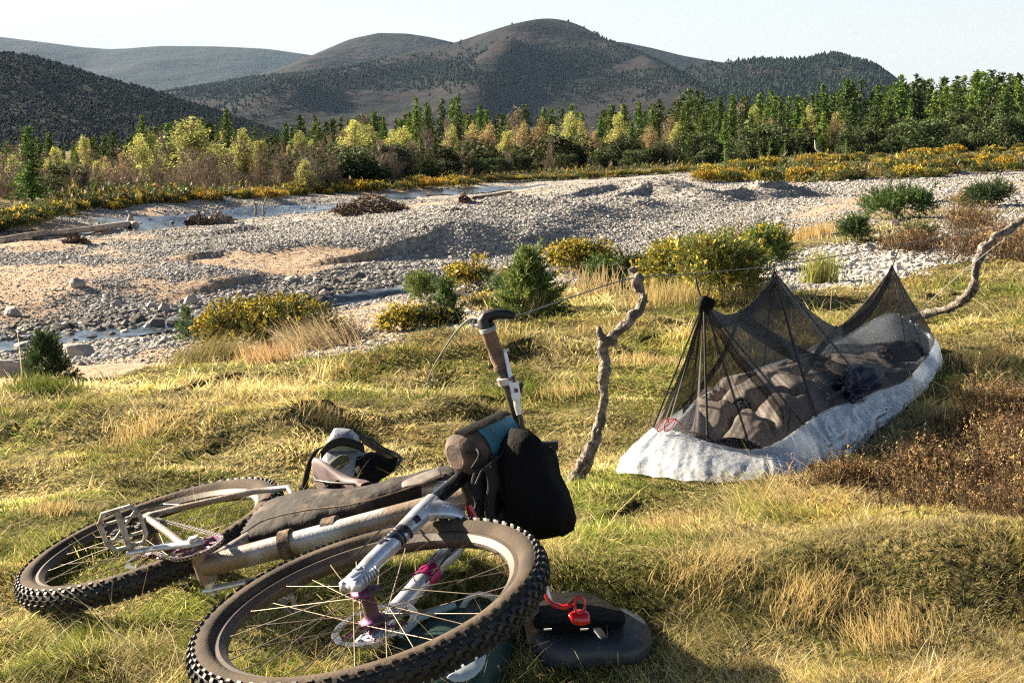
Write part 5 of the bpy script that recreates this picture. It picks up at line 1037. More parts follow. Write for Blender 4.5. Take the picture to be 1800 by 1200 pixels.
# seat pack on the grass
sp_ = thing("seat_pack", Gp(600, 860, 0), "silver grey quilted saddle bag with loose black straps lying on the grass behind the bicycle", "bag")
dS = 4.42; mb = MB(); loft(mb, PP([(562, 866), (556, 838), (562, 812), (570, 790)], dS), PP([(640, 862), (652, 838), (646, 806), (632, 788)], dS), [0, 1, .1], [.05, .085, .08, .05], wr=.006, seed=4, wsc=22); loft(mb, PP([(569, 790), (577, 770), (588, 753)], dS), PP([(632, 790), (630, 774), (616, 755)], dS), [0, 1, .1], [.05, .06, .03], wr=.004, seed=5, pw=.6)
put(mb, "bag_body", M_silverbag, sp_)
mb = MB()
for x in range(5): ribbon(mb, PP([(577 + x * 11, 784 - x * 1.5), (577 + x * 11 + 13, 764)], dS - .066), .0014, [1, 0, 0], m=6, th=.0006); ribbon(mb, PP([(588 + x * 10, 784), (588 + x * 10 - 9, 766)], dS - .066), .0014, [1, 0, 0], m=6, th=.0006)
put(mb, "quilting", M_webbing, sp_)
for l, w in (([(564, 800), (580, 782), (605, 776), (636, 786), (640, 800)], .03), ([(558, 842), (570, 856), (600, 862), (636, 858), (654, 842)], .045)): mb = MB(); ribbon(mb, PP(l, dS - .088), w, [0, 0, 1]); put(mb, "strap", M_webbing, sp_)
mb = MB(); ribbon(mb, PP([(582, 784), (562, 787), (548, 805), (540, 830), (536, 852)], dS - .05), .022, [.9, .2, .3]); mb.box(P(534, 856, dS - .05), (.014, 0, 0), (0, .004, 0), (0, 0, .010)); put(mb, "loose_strap", M_webbing, sp_)
mb = MB(); loft(mb, PP([(578, 815), (596, 800), (612, 800)], dS - .088), PP([(582, 826), (600, 822), (616, 812)], dS - .088), [0, 1, 0], .006, m=14, n=12); put(mb, "patch", mat("olive_patch", (.07, .075, .05), rough=.9, bump=.001, bscale=300), sp_)
mb = MB(); loft(mb, PP([(626, 802), (650, 797), (676, 800), (700, 803)], dS - .05), PP([(620, 852), (650, 858), (674, 838), (702, 812)], dS - .05), [0, 1, .1], .05, wr=.008, seed=6); put(mb, "black_flap", M_black, sp_)
mb = MB(); mb.tube(PP([(632, 766), (650, 774), (675, 790), (698, 800), (705, 806), (700, 814), (680, 818), (655, 806)], dS - .07), .0085, 10); put(mb, "saddle_clamp", mat("worn_black_rail", (.03, .03, .03), rough=.4, var=(.2, .17, .12), vscale=40, vmix=(.5, .7)), sp_)
mb = MB(); ribbon(mb, PP([(636, 775), (655, 786), (690, 806)], dS - .08), .014, [0, 0, 1]); put(mb, "rail_strap", M_brownbag, sp_)
# grey dry bag, lower right
db = thing("dry_bag", Gp(1030, 1110, 0), "flat slate grey dry bag lying on the grass right of the front wheel", "bag")
M_slate = mat("slate_grey_tpu", (.05, .066, .085), rough=.42, spec=.45, bump=.004, bscale=22, var=(.035, .042, .05), vscale=9)
mb = MB(); loft(mb, GG([(918,1100),(940,1090),(985,1086),(1040,1082),(1100,1080),(1140,1104)], .05), GG([(920,1112),(938,1142),(972,1156),(1050,1156),(1118,1154),(1150,1134)], .035), [0, .15, 1], [.02, .03, .034, .034, .03, .018], m=50, pw=.5, endp=.06, wr=.005, seed=12, wsc=14); put(mb, "bag_body", M_slate, db)
mb = MB(); loft(mb, GG([(950,1036),(995,1030),(1040,1048),(1098,1078)], .085), GG([(934,1098),(980,1106),(1040,1104),(1100,1096)], .098), [0, .1, 1], .022, wr=.006, seed=13, wsc=20); put(mb, "roll_top", M_black, db)
mb = MB(); loft(mb, GG([(1040,1103),(1056,1102)], .115), GG([(1056,1124),(1070,1122)], .108), [0, 0, 1], .003, m=8, n=10); put(mb, "black_tab", M_blackp, db)
M_st = mat("pale_stitching", (.5, .5, .5), rough=.8)
for a in (962, 1026): mb = MB(); ribbon(mb, GG([(a - 6, 1106), (a + 8, 1105)], .118), .004, [0, 1, 0], m=4); put(mb, "bar_tack", M_st, db)
rs = thing("red_clip", P(995, 1060, 2.72), "shiny red plastic clip and strap on the black end of the grey dry bag", "clip"); dR = 2.66
mb = MB(); mb.tube(PP([(957, 1036), (961, 1050), (972, 1062), (990, 1067), (1004, 1062), (1013, 1051)], dR), [.004, .0065, .0085, .009, .008, .006], 12, flat=.6); put(mb, "curved_bar", M_red, rs)
a = np.linspace(0, 2 * math.pi, 17); mb = MB().tube(PP([(1019 + 9 * math.cos(x), 1063 + 15 * math.sin(x)) for x in a], dR - .01), .0032, 8, cap=False); put(mb, "ring", M_red, rs)
mb = MB(); loft(mb, PP([(998, 1080), (1018, 1073), (1036, 1078)], dR), PP([(1006, 1093), (1022, 1096), (1038, 1092)], dR), [0, 1, .3], .014, m=16, n=14); put(mb, "buckle", M_red, rs)
# dark green bag under the front wheel
gb_ = thing("green_bag", Gp(810, 1150, 0), "dark green bag with a pale panel and white handle tucked under the front wheel", "bag")
M_green = mat("dark_green_fabric", (.005, .035, .028), rough=.5, var=(.012, .035, .03), vscale=14, bump=.002, bscale=50)
mb = MB(); loft(mb, GG([(650,1190),(700,1130),(745,1092),(800,1068),(852,1066),(893,1098)], .05), GG([(690,1225),(735,1226),(790,1228),(845,1216),(885,1180),(906,1130)], .03), [0, .1, 1], [.02, .05, .06, .06, .05, .02], m=44, wr=.008, seed=14, wsc=16); put(mb, "bag_body", M_green, gb_)
mb = MB(); mb.tube(GG([(700,1120,.08),(735,1086,.11),(765,1074,.11),(800,1062,.12)], .1), .010, 12); put(mb, "piping", mat("teal_grey_piping", (.22, .30, .33), rough=.5), gb_)
mb = MB(); loft(mb, GG([(785,1190),(800,1176),(822,1160),(846,1146)], .103), GG([(800,1198),(822,1194),(846,1176),(856,1150)], .09), [0, 0, 1], .006, m=24, n=12, wr=.002, seed=2, wsc=60); put(mb, "pale_panel", mat("pale_grey_print", (.45, .52, .56), rough=.6), gb_)
mb = MB(); mb.tube(GG([(812,1066,.10),(824,1050,.13),(842,1043,.145),(862,1047,.14),(876,1060,.11)], .1), .011, 12, flat=.6); put(mb, "handle", mat("white_handle", (.62, .66, .66), rough=.5), gb_)

# ------------------------------------------------------------ forked branch, bent branch, cords
M_barkp = mat("weathered_bark", (.085, .070, .058), rough=.9, var=(.30, .26, .22), vscale=38, vmix=(.40, .66), bump=.02, bscale=70)
def branch(parent, name, l, m_, nz_=.003, seed=1, n=110):
    q = resamp([list(P(a, b, d)) + [w * .74 / FPX * d] for a, b, d, w in l], n); q[:, 3] *= 1 + .16 * noise(np.arange(n) * .25, 0, 0, seed) + .09 * noise(np.arange(n) * .9, 0, 0, seed); q[2:-2, :3] += np.stack([noise(np.arange(n) * .3, k, 0, seed) for k in range(3)], -1)[2:-2] * .009; mb = MB(); mb.tube(q[:, :3], q[:, 3], 18)
    V = mb.V[0]; d = fbm(V[:, 0] * 30, V[:, 1] * 30, V[:, 2] * 30, seed, 3); c = np.repeat(q[:, :3], 18, 0); nr = V - c; nr /= np.linalg.norm(nr, axis=1)[:, None] + 1e-9; mb.V[0] = V + nr * (d * nz_ * 1.5 + .004 * fbm(V[:, 0] * 90, V[:, 1] * 90, V[:, 2] * 45, seed + 9, 2))[:, None]
    r = np.random.default_rng(seed)
    for k in r.integers(5, n - 5, 13):
        a = r.normal(size=3); a /= np.linalg.norm(a); mb.tube([q[k, :3], q[k, :3] + a * q[k, 3] * 1.1, q[k, :3] + a * q[k, 3] * 1.45], [q[k, 3] * .5, q[k, 3] * .38, q[k, 3] * .22], 8)
    return put(mb, name, m_, parent)
b1 = thing("forked_branch_post", Gp(998, 872, 0), "crooked forked branch stuck upright in the grass between the bicycle and the mesh shelter", "branch")
branch(b1, "main_stem", [(994,895,4.60,14),(1004,855,4.62,17),(1020,822,4.63,16),(1040,790,4.64,14),(1054,750,4.65,13),(1061,705,4.66,12),(1060,655,4.67,12.5),(1062,615,4.68,14),(1074,594,4.68,14),(1096,575,4.69,12),(1116,550,4.70,12),(1127,525,4.71,12),(1122,500,4.72,11),(1113,480,4.73,8),(1108,472,4.73,4)], M_barkp, .005, 3)
n_ = 0; branch(b1, "side_stub", [(1062,622,4.68,12),(1058,600,4.67,11),(1057,584,4.66,9),(1052,575,4.66,6)], M_barkp, .003, 5, 16)
b2 = thing("bent_branch_post", Gp(1600, 600, 0), "bent bare branch reaching right behind the far end of the mesh shelter", "branch")
branch(b2, "main_stem", [(1560,566,7.45,7),(1590,560,7.4,9),(1630,552,7.3,9.5),(1665,540,7.2,9.5),(1695,525,7.1,10.5),(1711,512,7.05,12),(1712,490,7.05,10),(1716,466,7.05,10),(1728,440,7.1,9.5),(1748,420,7.1,9),(1775,402,7.1,8.5),(1805,383,7.1,8),(1850,350,7.1,7),(1900,310,7.1,4)], M_barkp, .006, 7, 80)
M_cord = mat("grey_cord", (.05, .06, .06), rough=.7, var=(.16, .18, .18), vscale=200, vmix=(.45, .55)); M_pale = mat("pale_thin_cord", (.55, .55, .48), rough=.7)
def cord(label, l, r_, m_=None, sag=.0, n=40):
    q = resamp(PP(l, 0) if len(l[0]) == 3 else l, n); s = np.linspace(0, 1, n); q[:, 2] -= sag * np.sin(s * math.pi)
    o = MB().tube(q, r_, 6).build("guy_cord", m_ or M_cord, None, True); return tag(o, label, "cord")
RL = [(852,562,3.19),(905,556,3.36),(1000,524,3.95),(1112,489,4.69),(1222,481,5.02),(1360,467,5.75),(1460,452,6.3),(1583,430,6.85),(1700,410,7.1),(1795,392,7.12)]
cord("dark ridge cord stretched from the handlebar over both branches above the shelter", RL, .0022)
cord("loose cord curving from the bar end down to the grass on the left", [(846,562,3.2),(826,560,3.3),(800,585,3.6),(778,618,4.1),(762,645,4.7),(752,668,5.4)], .0028)
cord("pale guy line running from the bent branch down to the far end of the shelter", [(1795,398,7.1),(1712,462,7.0),(1650,515,6.95),(1612,552,6.9)], .0022, M_pale)
for lab, l in (("short cord hanging the left peak of the net from the ridge cord", [(1222,481,5.02),(1226,505,5.0),(1237,533,4.99)]), ("short knotted cord hanging the middle peak of the net", [(1359,467,5.75),(1361,474,5.78),(1360,480,5.8)]), ("short cord with a loop hanging the right peak of the net", [(1583,430,6.85),(1576,448,6.86),(1568,470,6.87)])): cord(lab, l, .0035, M_webbing, n=14)

# ------------------------------------------------------------ mesh shelter
bv = thing("mesh_shelter", Gp(1330, 800, 0), "black insect mesh shelter on a shiny white groundsheet hung from the ridge cord", "shelter")
fl = [Gp(1097,834),Gp(1165,858),Gp(1245,872),Gp(1330,868),Gp(1388,856),Gp(1440,832),Gp(1484,812),Gp(1560,757),Gp(1614,712),Gp(1646,662),np.array([2.20,7.22,0]),np.array([1.95,7.30,0]),np.array([1.66,7.22,0]),np.array([1.35,6.65,0]),np.array([1.02,6.05,0]),np.array([.72,5.5,0]),np.array([.50,5.1,0])]
rm = [P(1150,750,4.98),P(1190,757,4.92),P(1245,776,4.86),P(1320,790,4.84),P(1372,774,4.90),P(1412,746,5.02),P(1450,722,5.20),P(1530,690,5.75),P(1596,664,6.25),P(1643,598,6.95),P(1612,568,7.1),P(1563,550,7.18),P(1490,588,7.1),P(1425,618,6.6),P(1345,642,6.05),P(1262,680,5.5),P(1190,724,5.12)]
fl = np.array(fl); rm = np.array(rm); nb = len(fl)
def ring_resamp(p, n):
    t = np.linspace(0, nb, n, endpoint=False); i = t.astype(int); f = (t - i)[:, None]; g = lambda k: p[k % nb]
    p0, p1, p2, p3 = g(i - 1), g(i), g(i + 1), g(i + 2); return .5 * (2 * p1 + (p2 - p0) * f + (2 * p0 - 5 * p1 + 4 * p2 - p3) * f ** 2 + (3 * p1 - p0 - 3 * p2 + p3) * f ** 3)
NRg = 420; F_, Rr = ring_resamp(fl, NRg), ring_resamp(rm, NRg); F_[:, 2] = zterr(F_[:, 0], F_[:, 1]) + .008
cen = F_.mean(0); F_[:, :2] += (F_ - cen)[:, :2] * .035; out = F_ - cen; out[:, 2] = 0; ax = np.array([.483, .876, 0]); out -= ax * (out @ ax)[:, None] * .6; out /= np.linalg.norm(out, axis=1)[:, None]
u = np.arange(NRg) / NRg; rows = []
for t in np.linspace(0, 1, 22):
    q = F_ * (1 - t) + Rr * t + out * (.055 * math.sin(math.pi * t ** .8))[..., None] if False else F_ * (1 - t) + Rr * t + out * .022 * math.sin(math.pi * t ** .8)
    w = -np.abs(noise(u * 70, t * 1.0, 0, 81)) * .034 + .014 - np.abs(noise(u * 150 + t, t * 2.2, 0, 82)) * .016 + fbm(u * 70, t * 7, 5, 83, 3) * .007
    rows.append(q + out * (w * (.35 + .65 * math.sin(math.pi * min(t * 1.1, 1))))[:, None])
rows.append(rows[-1] - out * .006 + [0, 0, -.012])
for t in (.85, .6, .35, .12): rows.append(F_ * (1 - t) + Rr * t - out * (.02 + .03 * (1 - t)))
FL_ = F_ - out * .05; FL_[:, 2] = zterr(FL_[:, 0], FL_[:, 1]) + .016; cen = FL_.mean(0)
for k in range(0, 5): rows.append(FL_ * (1 - k * .24) + cen * (k * .24) + [0, 0, .004 * min(k, 1)])
M_sheet = mat("shiny_white_groundsheet", (.76, .80, .86), rough=.24, spec=.8, metal=.35, bump=.010, bscale=26, var=(.66, .71, .78), vscale=5, vmix=(.42, .62), trans=.45, detail=8)
put(MB().grid(np.array(rows), closev=True), "groundsheet", M_sheet, bv)
P1, P2, P3 = P(1238, 534, 4.99), P(1361, 480, 5.8), P(1568, 469, 6.87); V1, V2 = P(1300, 556, 5.38), P(1472, 574, 6.38)
def crest(s):                                # ridge of the net for s in 0..1
    def seg(a, b, m, t):
        c = a * (1 - t)[:, None] + b * t[:, None]; dz = (m - (a + b) / 2); return c + dz * (1 - np.abs(2 * t - 1) ** 1.35)[:, None]
    out_ = np.empty((len(s), 3)); k = s < .42; out_[k] = seg(P1, P2, V1, s[k] / .42); out_[~k] = seg(P2, P3, V2, (s[~k] - .42) / .58); return out_
ends = np.array([Rr @ ax]).ravel(); s0_, s1_ = P1 @ ax, P3 @ ax
sv = np.clip((Rr @ ax - s0_ - .06) / (s1_ - s0_ - .12), 0, 1); Tt = crest(sv); cl_ = crest(np.clip(sv, 0, 1)); rowsn = []
for t in np.linspace(0, 1, 40):
    q = Rr * (1 - t) + Tt * t; inw = -out * (.075 * math.sin(math.pi * t) * np.clip(np.sin(sv * math.pi), 0, 1) ** .3)[:, None] if False else -out * .012 * math.sin(math.pi * t)
    fold = (noise(u * 85, t * .7, 0, 91) * .024 + noise(u * 190, t * .8, 0, 92) * .012) * (math.sin(math.pi * t) ** .6 if 0 < t < 1 else 0)
    q = q + inw + out * fold[:, None]; q[:, 2] -= .006 * math.sin(math.pi * t) ** 2; rowsn.append(q)
M_net = bpy.data.materials.new("black_insect_mesh"); M_net.use_nodes = True; nt = M_net.node_tree; N = nt.nodes; lk = nt.links.new; b = N['Principled BSDF']
b.inputs['Base Color'].default_value = (.016, .013, .012, 1); b.inputs['Roughness'].default_value = .7; tr = N.new('ShaderNodeBsdfTransparent'); ms = N.new('ShaderNodeMixShader')
lw = N.new('ShaderNodeLayerWeight'); lw.inputs[0].default_value = .42; mr = N.new('ShaderNodeMapRange'); mr.inputs['To Min'].default_value = .50; mr.inputs['To Max'].default_value = .95; lk(lw.outputs['Facing'], mr.inputs['Value'])
tc = N.new('ShaderNodeTexCoord'); vr = N.new('ShaderNodeTexNoise'); vr.inputs['Scale'].default_value = 90; lk(tc.outputs['Object'], vr.inputs['Vector']); mm = N.new('ShaderNodeMath'); mm.operation = 'MULTIPLY_ADD'; mm.inputs[1].default_value = .35; lk(vr.outputs['Fac'], mm.inputs[0])
ad = N.new('ShaderNodeMath'); ad.operation = 'ADD'; mm.inputs[2].default_value = -.18; lk(mr.outputs[0], ad.inputs[0]); lk(mm.outputs[0], ad.inputs[1]); ad.use_clamp = True
lk(ad.outputs[0], ms.inputs[0]); lk(tr.outputs[0], ms.inputs[1]); lk(b.outputs[0], ms.inputs[2]); lk(ms.outputs[0], N['Material Output'].inputs['Surface'])
put(MB().grid(np.array(rowsn), closev=True), "net", M_net, bv)
def on_net(i, o_=.004): return [np.array(rowsn[k][i]) + out[i] * o_ for k in range(0, 40, 3)] + [np.array(rowsn[39][i])]
def near_idx(px, py): a, b_ = proj(Rr); return int(np.argmin((a - px) ** 2 + (b_ - py) ** 2))
i2 = near_idx(1432, 732); mb = MB(); ribbon(mb, [P2 * (1 - t) + Rr[i2] * t + out[i2] * (.01 - .015 * math.sin(math.pi * t)) for t in np.linspace(0, 1, 10)], .034, ax, th=.001); put(mb, "zip_band", M_webbing, bv)
for lfold, wf in (([(1300,558,5.34),(1360,600,5.5),(1440,640,5.8),(1540,668,6.0),(1604,664,6.3)], .075), ([(1246,552,4.95),(1290,620,4.95),(1340,680,4.98),(1378,735,4.95)], .05), ([(1472,578,6.3),(1430,630,5.9),(1400,690,5.4),(1385,750,5.0)], .045), ([(1366,492,5.75),(1310,552,5.5),(1262,566,5.15)], .05), ([(1566,480,6.82),(1530,545,6.7),(1480,584,6.45)], .06), ([(1300,560,5.4),(1262,640,5.1),(1200,720,4.95)], .035)):
    mb = MB(); ribbon(mb, [P(*q) for q in lfold], wf, [0, .2, 1], th=.0008, m=20); put(mb, "net_fold", M_net, bv)
i1 = near_idx(1243, 775); mb = MB(); mb.tube([P(1238, 548, 4.92), P(1240, 650, 4.85), Rr[i1]], .0045, 8); put(mb, "pole_cord", M_webbing, bv)
mb = MB()
for px_, py_, Pk in ((1150, 752, P1), (1215, 705, P1), (1320, 790, P1), (1412, 746, P1), (1625, 630, P3), (1600, 664, P3), (1500, 590, P3), (1530, 690, P2), (1345, 645, P2)):
    mb = MB(); i = near_idx(px_, py_); ribbon(mb, [Pk * (1 - t) + Rr[i] * t + out[i] * .006 for t in np.linspace(0, 1, 8)], .020, ax, th=.0008); put(mb, "seam_tape", M_net, bv)
mb = MB(); loft(mb, PP([(1232, 520), (1226, 535), (1228, 549)], 4.97), PP([(1240, 519), (1258, 530), (1248, 549)], 4.97), [0, 1, 0], .02, m=16, n=14); put(mb, "peak_cap", M_black, bv)
mb = MB()
for Pk in (P2, P3): mb = MB(); mb.tube([Pk + [0, 0, .006], Pk - [0, 0, .02]], [.007, .016], 10); put(mb, "peak_patch", M_black, bv)
# sleeping bag: a puffy baffled quilt inside the tub
ns, nt_ = 200, 80; S, T = np.meshgrid(np.linspace(0, 1, ns), np.linspace(-1, 1, nt_), indexing='ij')
c0, c1 = np.array([.80, 4.93, 0]), np.array([1.92, 6.98, 0]); perp = np.array([-.876, .483, 0]); r = np.random.default_rng(12)
cells = np.array([(a, b_) for a, b_ in [(.05, -.5), (.04, .4), (.15, .0), (.13, -.75), (.15, .8), (.24, -.4), (.25, .45), (.33, .05), (.35, -.8), (.36, .8), (.44, -.35), (.45, .4), (.55, .05), (.54, -.8), (.56, .75), (.66, -.4), (.67, .4), (.78, .0), (.8, .7), (.88, -.4), (.9, .4), (.98, 0)]])
cells += r.normal(0, .018, cells.shape); Sx, Ty = S * 2.35 / .30, T * .27 / .26
wx = Sx + .25 * fbm(Sx, Ty * 1.3, 0, 95, 3); wy = Ty + .22 * fbm(Sx, Ty * 1.3, 4, 96, 3)
dd = np.stack([np.hypot(wx - a * 2.35 / .30, wy - b_ * .27 / .26) for a, b_ in cells]); dd.sort(axis=0); puff = np.clip(1 - (dd[0] / .95) ** 2, 0, 1) ** .5 * np.clip((dd[1] - dd[0]) * 3.2, 0, 1) ** .35
Hs = np.interp(S[:, :1], [0, .05, .12, .25, .4, .5, .6, .8, .95, 1], [.07, .14, .21, .22, .18, .16, .15, .11, .07, .03])
zq = .035 + Hs * np.clip(1 - np.abs(T) ** 3.2, 0, 1) ** .5 * (.34 + .66 * puff) + .0022 * fbm(S * 60, T * 14, 0, 97, 2) * puff + .003 * noise(S * 90, T * 10, 0, 98) * (1 - puff)
zq = zq * 1.0; ww = .285 * (1 - .12 * noise(S * 5, 0, 0, 99)) * np.interp(S, [0, .06, 1], [.75, 1, .92])
G = c0 + (c1 - c0) * S[..., None] + perp * (T * ww)[..., None]; G[..., 2] = zq + .01
M_bagf = mat("taupe_down_fabric", (.40, .345, .32), rough=.55, spec=.35, bump=.002, bscale=34, sheen=.15)
slb = MB().grid(G).build("sleeping_bag", M_bagf, None, True); tag(slb, "puffy taupe down sleeping bag lying inside the mesh shelter", "sleeping bag")
# round maker's patch with a triangle on it, sewn on the near end
pi_, pj_ = 22, 30; pc = G[pi_, pj_]; nrm = np.cross(G[pi_ + 3, pj_] - G[pi_ - 3, pj_], G[pi_, pj_ + 3] - G[pi_, pj_ - 3]); nrm /= np.linalg.norm(nrm); nrm *= np.sign(nrm[2])
tgt = P(1305, 715, np.linalg.norm(pc - [0, 0, CAMZ]) * .98); ci = np.argmin(((np.stack(proj(G), -1) - [1305, 716]) ** 2).sum(-1).ravel()); pi_, pj_ = np.unravel_index(ci, (ns, nt_)); pi_ = min(max(pi_, 4), ns - 5); pj_ = min(max(pj_, 4), nt_ - 5)
pc = G[pi_, pj_]; nrm = camdir(pc) * .75 + UPW * .25; nrm /= np.linalg.norm(nrm); ex = np.cross(UPW, nrm); ex /= np.linalg.norm(ex); ey = np.cross(nrm, ex); pc = pc + nrm * .022
a = np.linspace(0, 2 * math.pi, 33); disc = lambda rr, h_: [pc + nrm * h_ + rr * (math.cos(x) * ex + math.sin(x) * ey) for x in a[:-1]]
mb = MB(); mb.grid(np.array([disc(.002, .003), disc(.036, .002), disc(.038, -.02)]), closev=True); pt_ = mb.build("patch", mat("black_patch", (.012, .012, .015), rough=.5), slb, False); pt_.matrix_parent_inverse = Matrix()
tri = [pc + nrm * .005 + ex * x_ + ey * y_ for x_, y_ in ((-.017, .010), (0, .014), (.017, .010), (0, -.024), (-.017, .010))]
mb = MB()
for k in range(4): mb.tube([tri[k], tri[k + 1]], .0014, 6)
for x_, y_ in ((-.006, .006), (.004, .007), (0, -.004)): mb.tube([pc + nrm * .005 + ex * x_ + ey * y_, pc + nrm * .005 + ex * (x_ + .003) + ey * (y_ - .007)], .0011, 6)
for k in range(11): t = R_(150 - 12 * k); q = pc + nrm * .0045 + .029 * (math.cos(t) * ex + math.sin(t) * ey); mb.tube([q, q + (math.cos(t) * ex + math.sin(t) * ey) * .005], .0011, 5)
mb.build("patch_print", mat("white_print", (.6, .6, .62), rough=.6), slb)
def lump(name, px, py, z, w, h, t_, m_, label, cat, seed, yaw=.9, wr=.03):
    p = Gp(px, py, z); n = 90; a = np.linspace(0, 2 * math.pi, n, endpoint=False); e = np.linspace(-math.pi / 2, math.pi / 2, 46); A, E_ = np.meshgrid(a, e, indexing='ij')
    D = np.stack([np.cos(E_) * np.cos(A), np.cos(E_) * np.sin(A), np.sin(E_)], -1); k = 1 + wr * 9 * fbm(D[..., 0] * 2.2, D[..., 1] * 2.2, D[..., 2] * 2.2, seed, 4) - wr * 3 * np.abs(noise(D[..., 0] * 6 + D[..., 1] * 3, D[..., 1] * 7, D[..., 2] * 5, seed)); c, s = math.cos(yaw), math.sin(yaw); q = D * k[..., None] * [w, h, t_]
    q = np.stack([q[..., 0] * c - q[..., 1] * s, q[..., 0] * s + q[..., 1] * c, q[..., 2]], -1) + p; o = MB().grid(q, closeu=True).build(name, m_, None, True); return tag(o, label, cat)
M_navy = mat("dark_navy_fabric", (.012, .012, .035), rough=.6, bump=.003, bscale=40)
lump("jacket", 1490, 682, .185, .22, .09, .07, M_navy, "crumpled dark navy jacket lying against the near wall of the groundsheet", "jacket", 5, 1.05, .05)
lump("pillow", 1582, 618, .16, .13, .09, .05, M_navy, "dark cushion at the far end inside the mesh shelter", "pillow", 6, .4, .03)
mb = MB(); a = np.linspace(0, 12.5, 60); q0 = P(1162, 752, 4.92); mb.tube(np.stack([q0[0] + .028 * np.cos(a) + .004 * a, q0[1] - .01 + .005 * np.sin(a * 2), q0[2] + .014 + .024 * np.sin(a * 1.3)], -1), .0022, 6); o = mb.build("red_cord_loop", mat("red_cord", (.45, .04, .03), rough=.7), None, True); tag(o, "small tangle of red cord at the near left corner of the net", "cord")
# ------------------------------------------------------------ boulders, driftwood, reed clumps, dead grass stems
M_bould = mat("boulder_granite", (.22, .215, .21), rough=.85, var=(.34, .31, .28), vscale=9, vmix=(.4, .65), bump=.006, bscale=26)
def boulder(px, py, w, h, label, seed):
    p = on_ground(px, py); d = p[1]; W_, H_ = w / FPX * d / 2, h / FPX * d / 2; r = np.random.default_rng(seed)
    a = np.linspace(0, 2 * math.pi, 44, endpoint=False); e = np.linspace(-math.pi / 2, math.pi / 2, 26); A, E_ = np.meshgrid(a, e, indexing='ij'); D = np.stack([np.cos(E_) * np.cos(A), np.cos(E_) * np.sin(A), np.sin(E_)], -1)
    k = np.ones(A.shape) * 2.
    for _ in range(16): n = r.normal(size=3); n /= np.linalg.norm(n); k = np.minimum(k, r.uniform(.75, 1.) / np.maximum(D @ n, .05))
    q = D * (k * (1 + .03 * fbm(D[..., 0] * 4, D[..., 1] * 4, D[..., 2] * 4, seed, 3)))[..., None] * [W_, W_ * .8, H_ * 1.2] + p + [0, 0, H_ * .7]
    return tag(MB().grid(q, closeu=True).build("boulder", M_bould, None, True), label, "boulder")
boulder(137, 628, 52, 28, "blue grey boulder right of the dark pine sapling at the left edge", 1)
boulder(108, 624, 22, 22, "small tan boulder touching the blue grey boulder behind the pine sapling", 2)
boulder(30, 660, 62, 32, "flat topped grey boulder at the very left edge", 3)
boulder(38, 612, 30, 12, "low half buried stone above the left edge boulders", 4)
for j, (a, b, w) in enumerate([(335, 537, 26), (287, 548, 22), (22, 555, 26), (205, 540, 18), (426, 518, 18), (142, 503, 20), (572, 520, 20), (1370, 398, 20), (1570, 398, 18), (1528, 440, 22), (1660, 420, 20)]):
    boulder(a, b, w, w * .6, ["large pale rounded rock among the dark wet stones left of the broad gorse bush", "rounded rock among the wet stones above the creek", "brown rock on the sand at the left edge by the creek", "rounded rock on the sand above the creek", "pale rock among the wet stones above the broad gorse bush", "flat pale rock lying alone on the sand at the left", "pale rock above the right end of the broad gorse bush", "pale rock left of the wide glossy pine shrub", "pale rock in front of the wide glossy pine shrub", "pale rock between the middle and right peaks of the shelter", "pale rock above the bent branch, before the right bank"][j], 20 + j)
M_drift = mat("bleached_driftwood", (.22, .17, .13), rough=.9, var=(.40, .34, .28), vscale=5, vmix=(.4, .65), bump=.01, bscale=12); M_driftd = mat("dark_driftwood", (.075, .05, .035), rough=.9, var=(.22, .16, .11), vscale=4, vmix=(.45, .7)); M_white = mat("bleached_snag", (.66, .62, .56), rough=.8)
def pole(name, pxs, label, m_, cat="driftwood", lift=0.):
    e = empty(name, on_ground(pxs[0][0], pxs[0][1]), label, cat); d = on_ground(pxs[0][0], pxs[0][1]); d1 = on_ground(pxs[-1][0], pxs[-1][1]) if lift == 0 else d
    n = len(pxs); ds = np.linspace(d[1], d1[1], n) / (CT); return e, [list(P(a, b, ds[k] * (CT * CT + SN * .0) if False else ds[k] * CT)) + [w] for k, (a, b, w) in enumerate(pxs)]
def polething(name, pxs, label, m_, cat="driftwood", lift=0.):
    g = on_ground(pxs[0][0], pxs[0][1]); D0 = g[1] * CT - (g[2] - CAMZ) * SN; g1 = on_ground(pxs[-1][0], pxs[-1][1]) if not lift else g; D1 = g1[1] * CT - (g1[2] - CAMZ) * SN
    n = len(pxs); dz = [(lambda g_: g_[1] * CT - (g_[2] - CAMZ) * SN)(on_ground(a, b + w)) * .998 if not lift else D0 for a, b, w in pxs]; q = resamp([list(P(a, b, dz[k])) + [w / FPX * D0] for k, (a, b, w) in enumerate(pxs)], 24); mb = MB().tube(q[:, :3], q[:, 3], 9); return tag(mb.build(name, m_, None, True), label, cat)
o = polething("driftwood_log", [(0, 423, 6), (60, 412, 5), (120, 407, 5), (180, 400, 6), (222, 395, 8), (238, 397, 9)], "long bleached tree trunk lying on the gravel at the left edge of the river", M_drift)
for l in ([(228, 394, 7), (230, 382, 5), (229, 376, 3)], [(234, 398, 8), (241, 406, 5), (244, 411, 2)], [(96, 408, 4), (101, 402, 3), (98, 399, 1)]):
    q = polething("root", l, "", M_drift, lift=1); 
    for k_ in ('label', 'category'):
        if k_ in q: del q[k_]
    q.parent = o
polething("driftwood_log", [(800, 352, 3), (840, 349, 2.4), (898, 337, 2)], "thin pole of driftwood lying on the far gravel right of the brush pile", M_driftd)
polething("dead_branch", [(449, 377, 2.2), (450, 366, 2), (446, 355, 1.6)], "short dead stick standing upright by the river, left one of the pair", M_drift, "stick", 1)
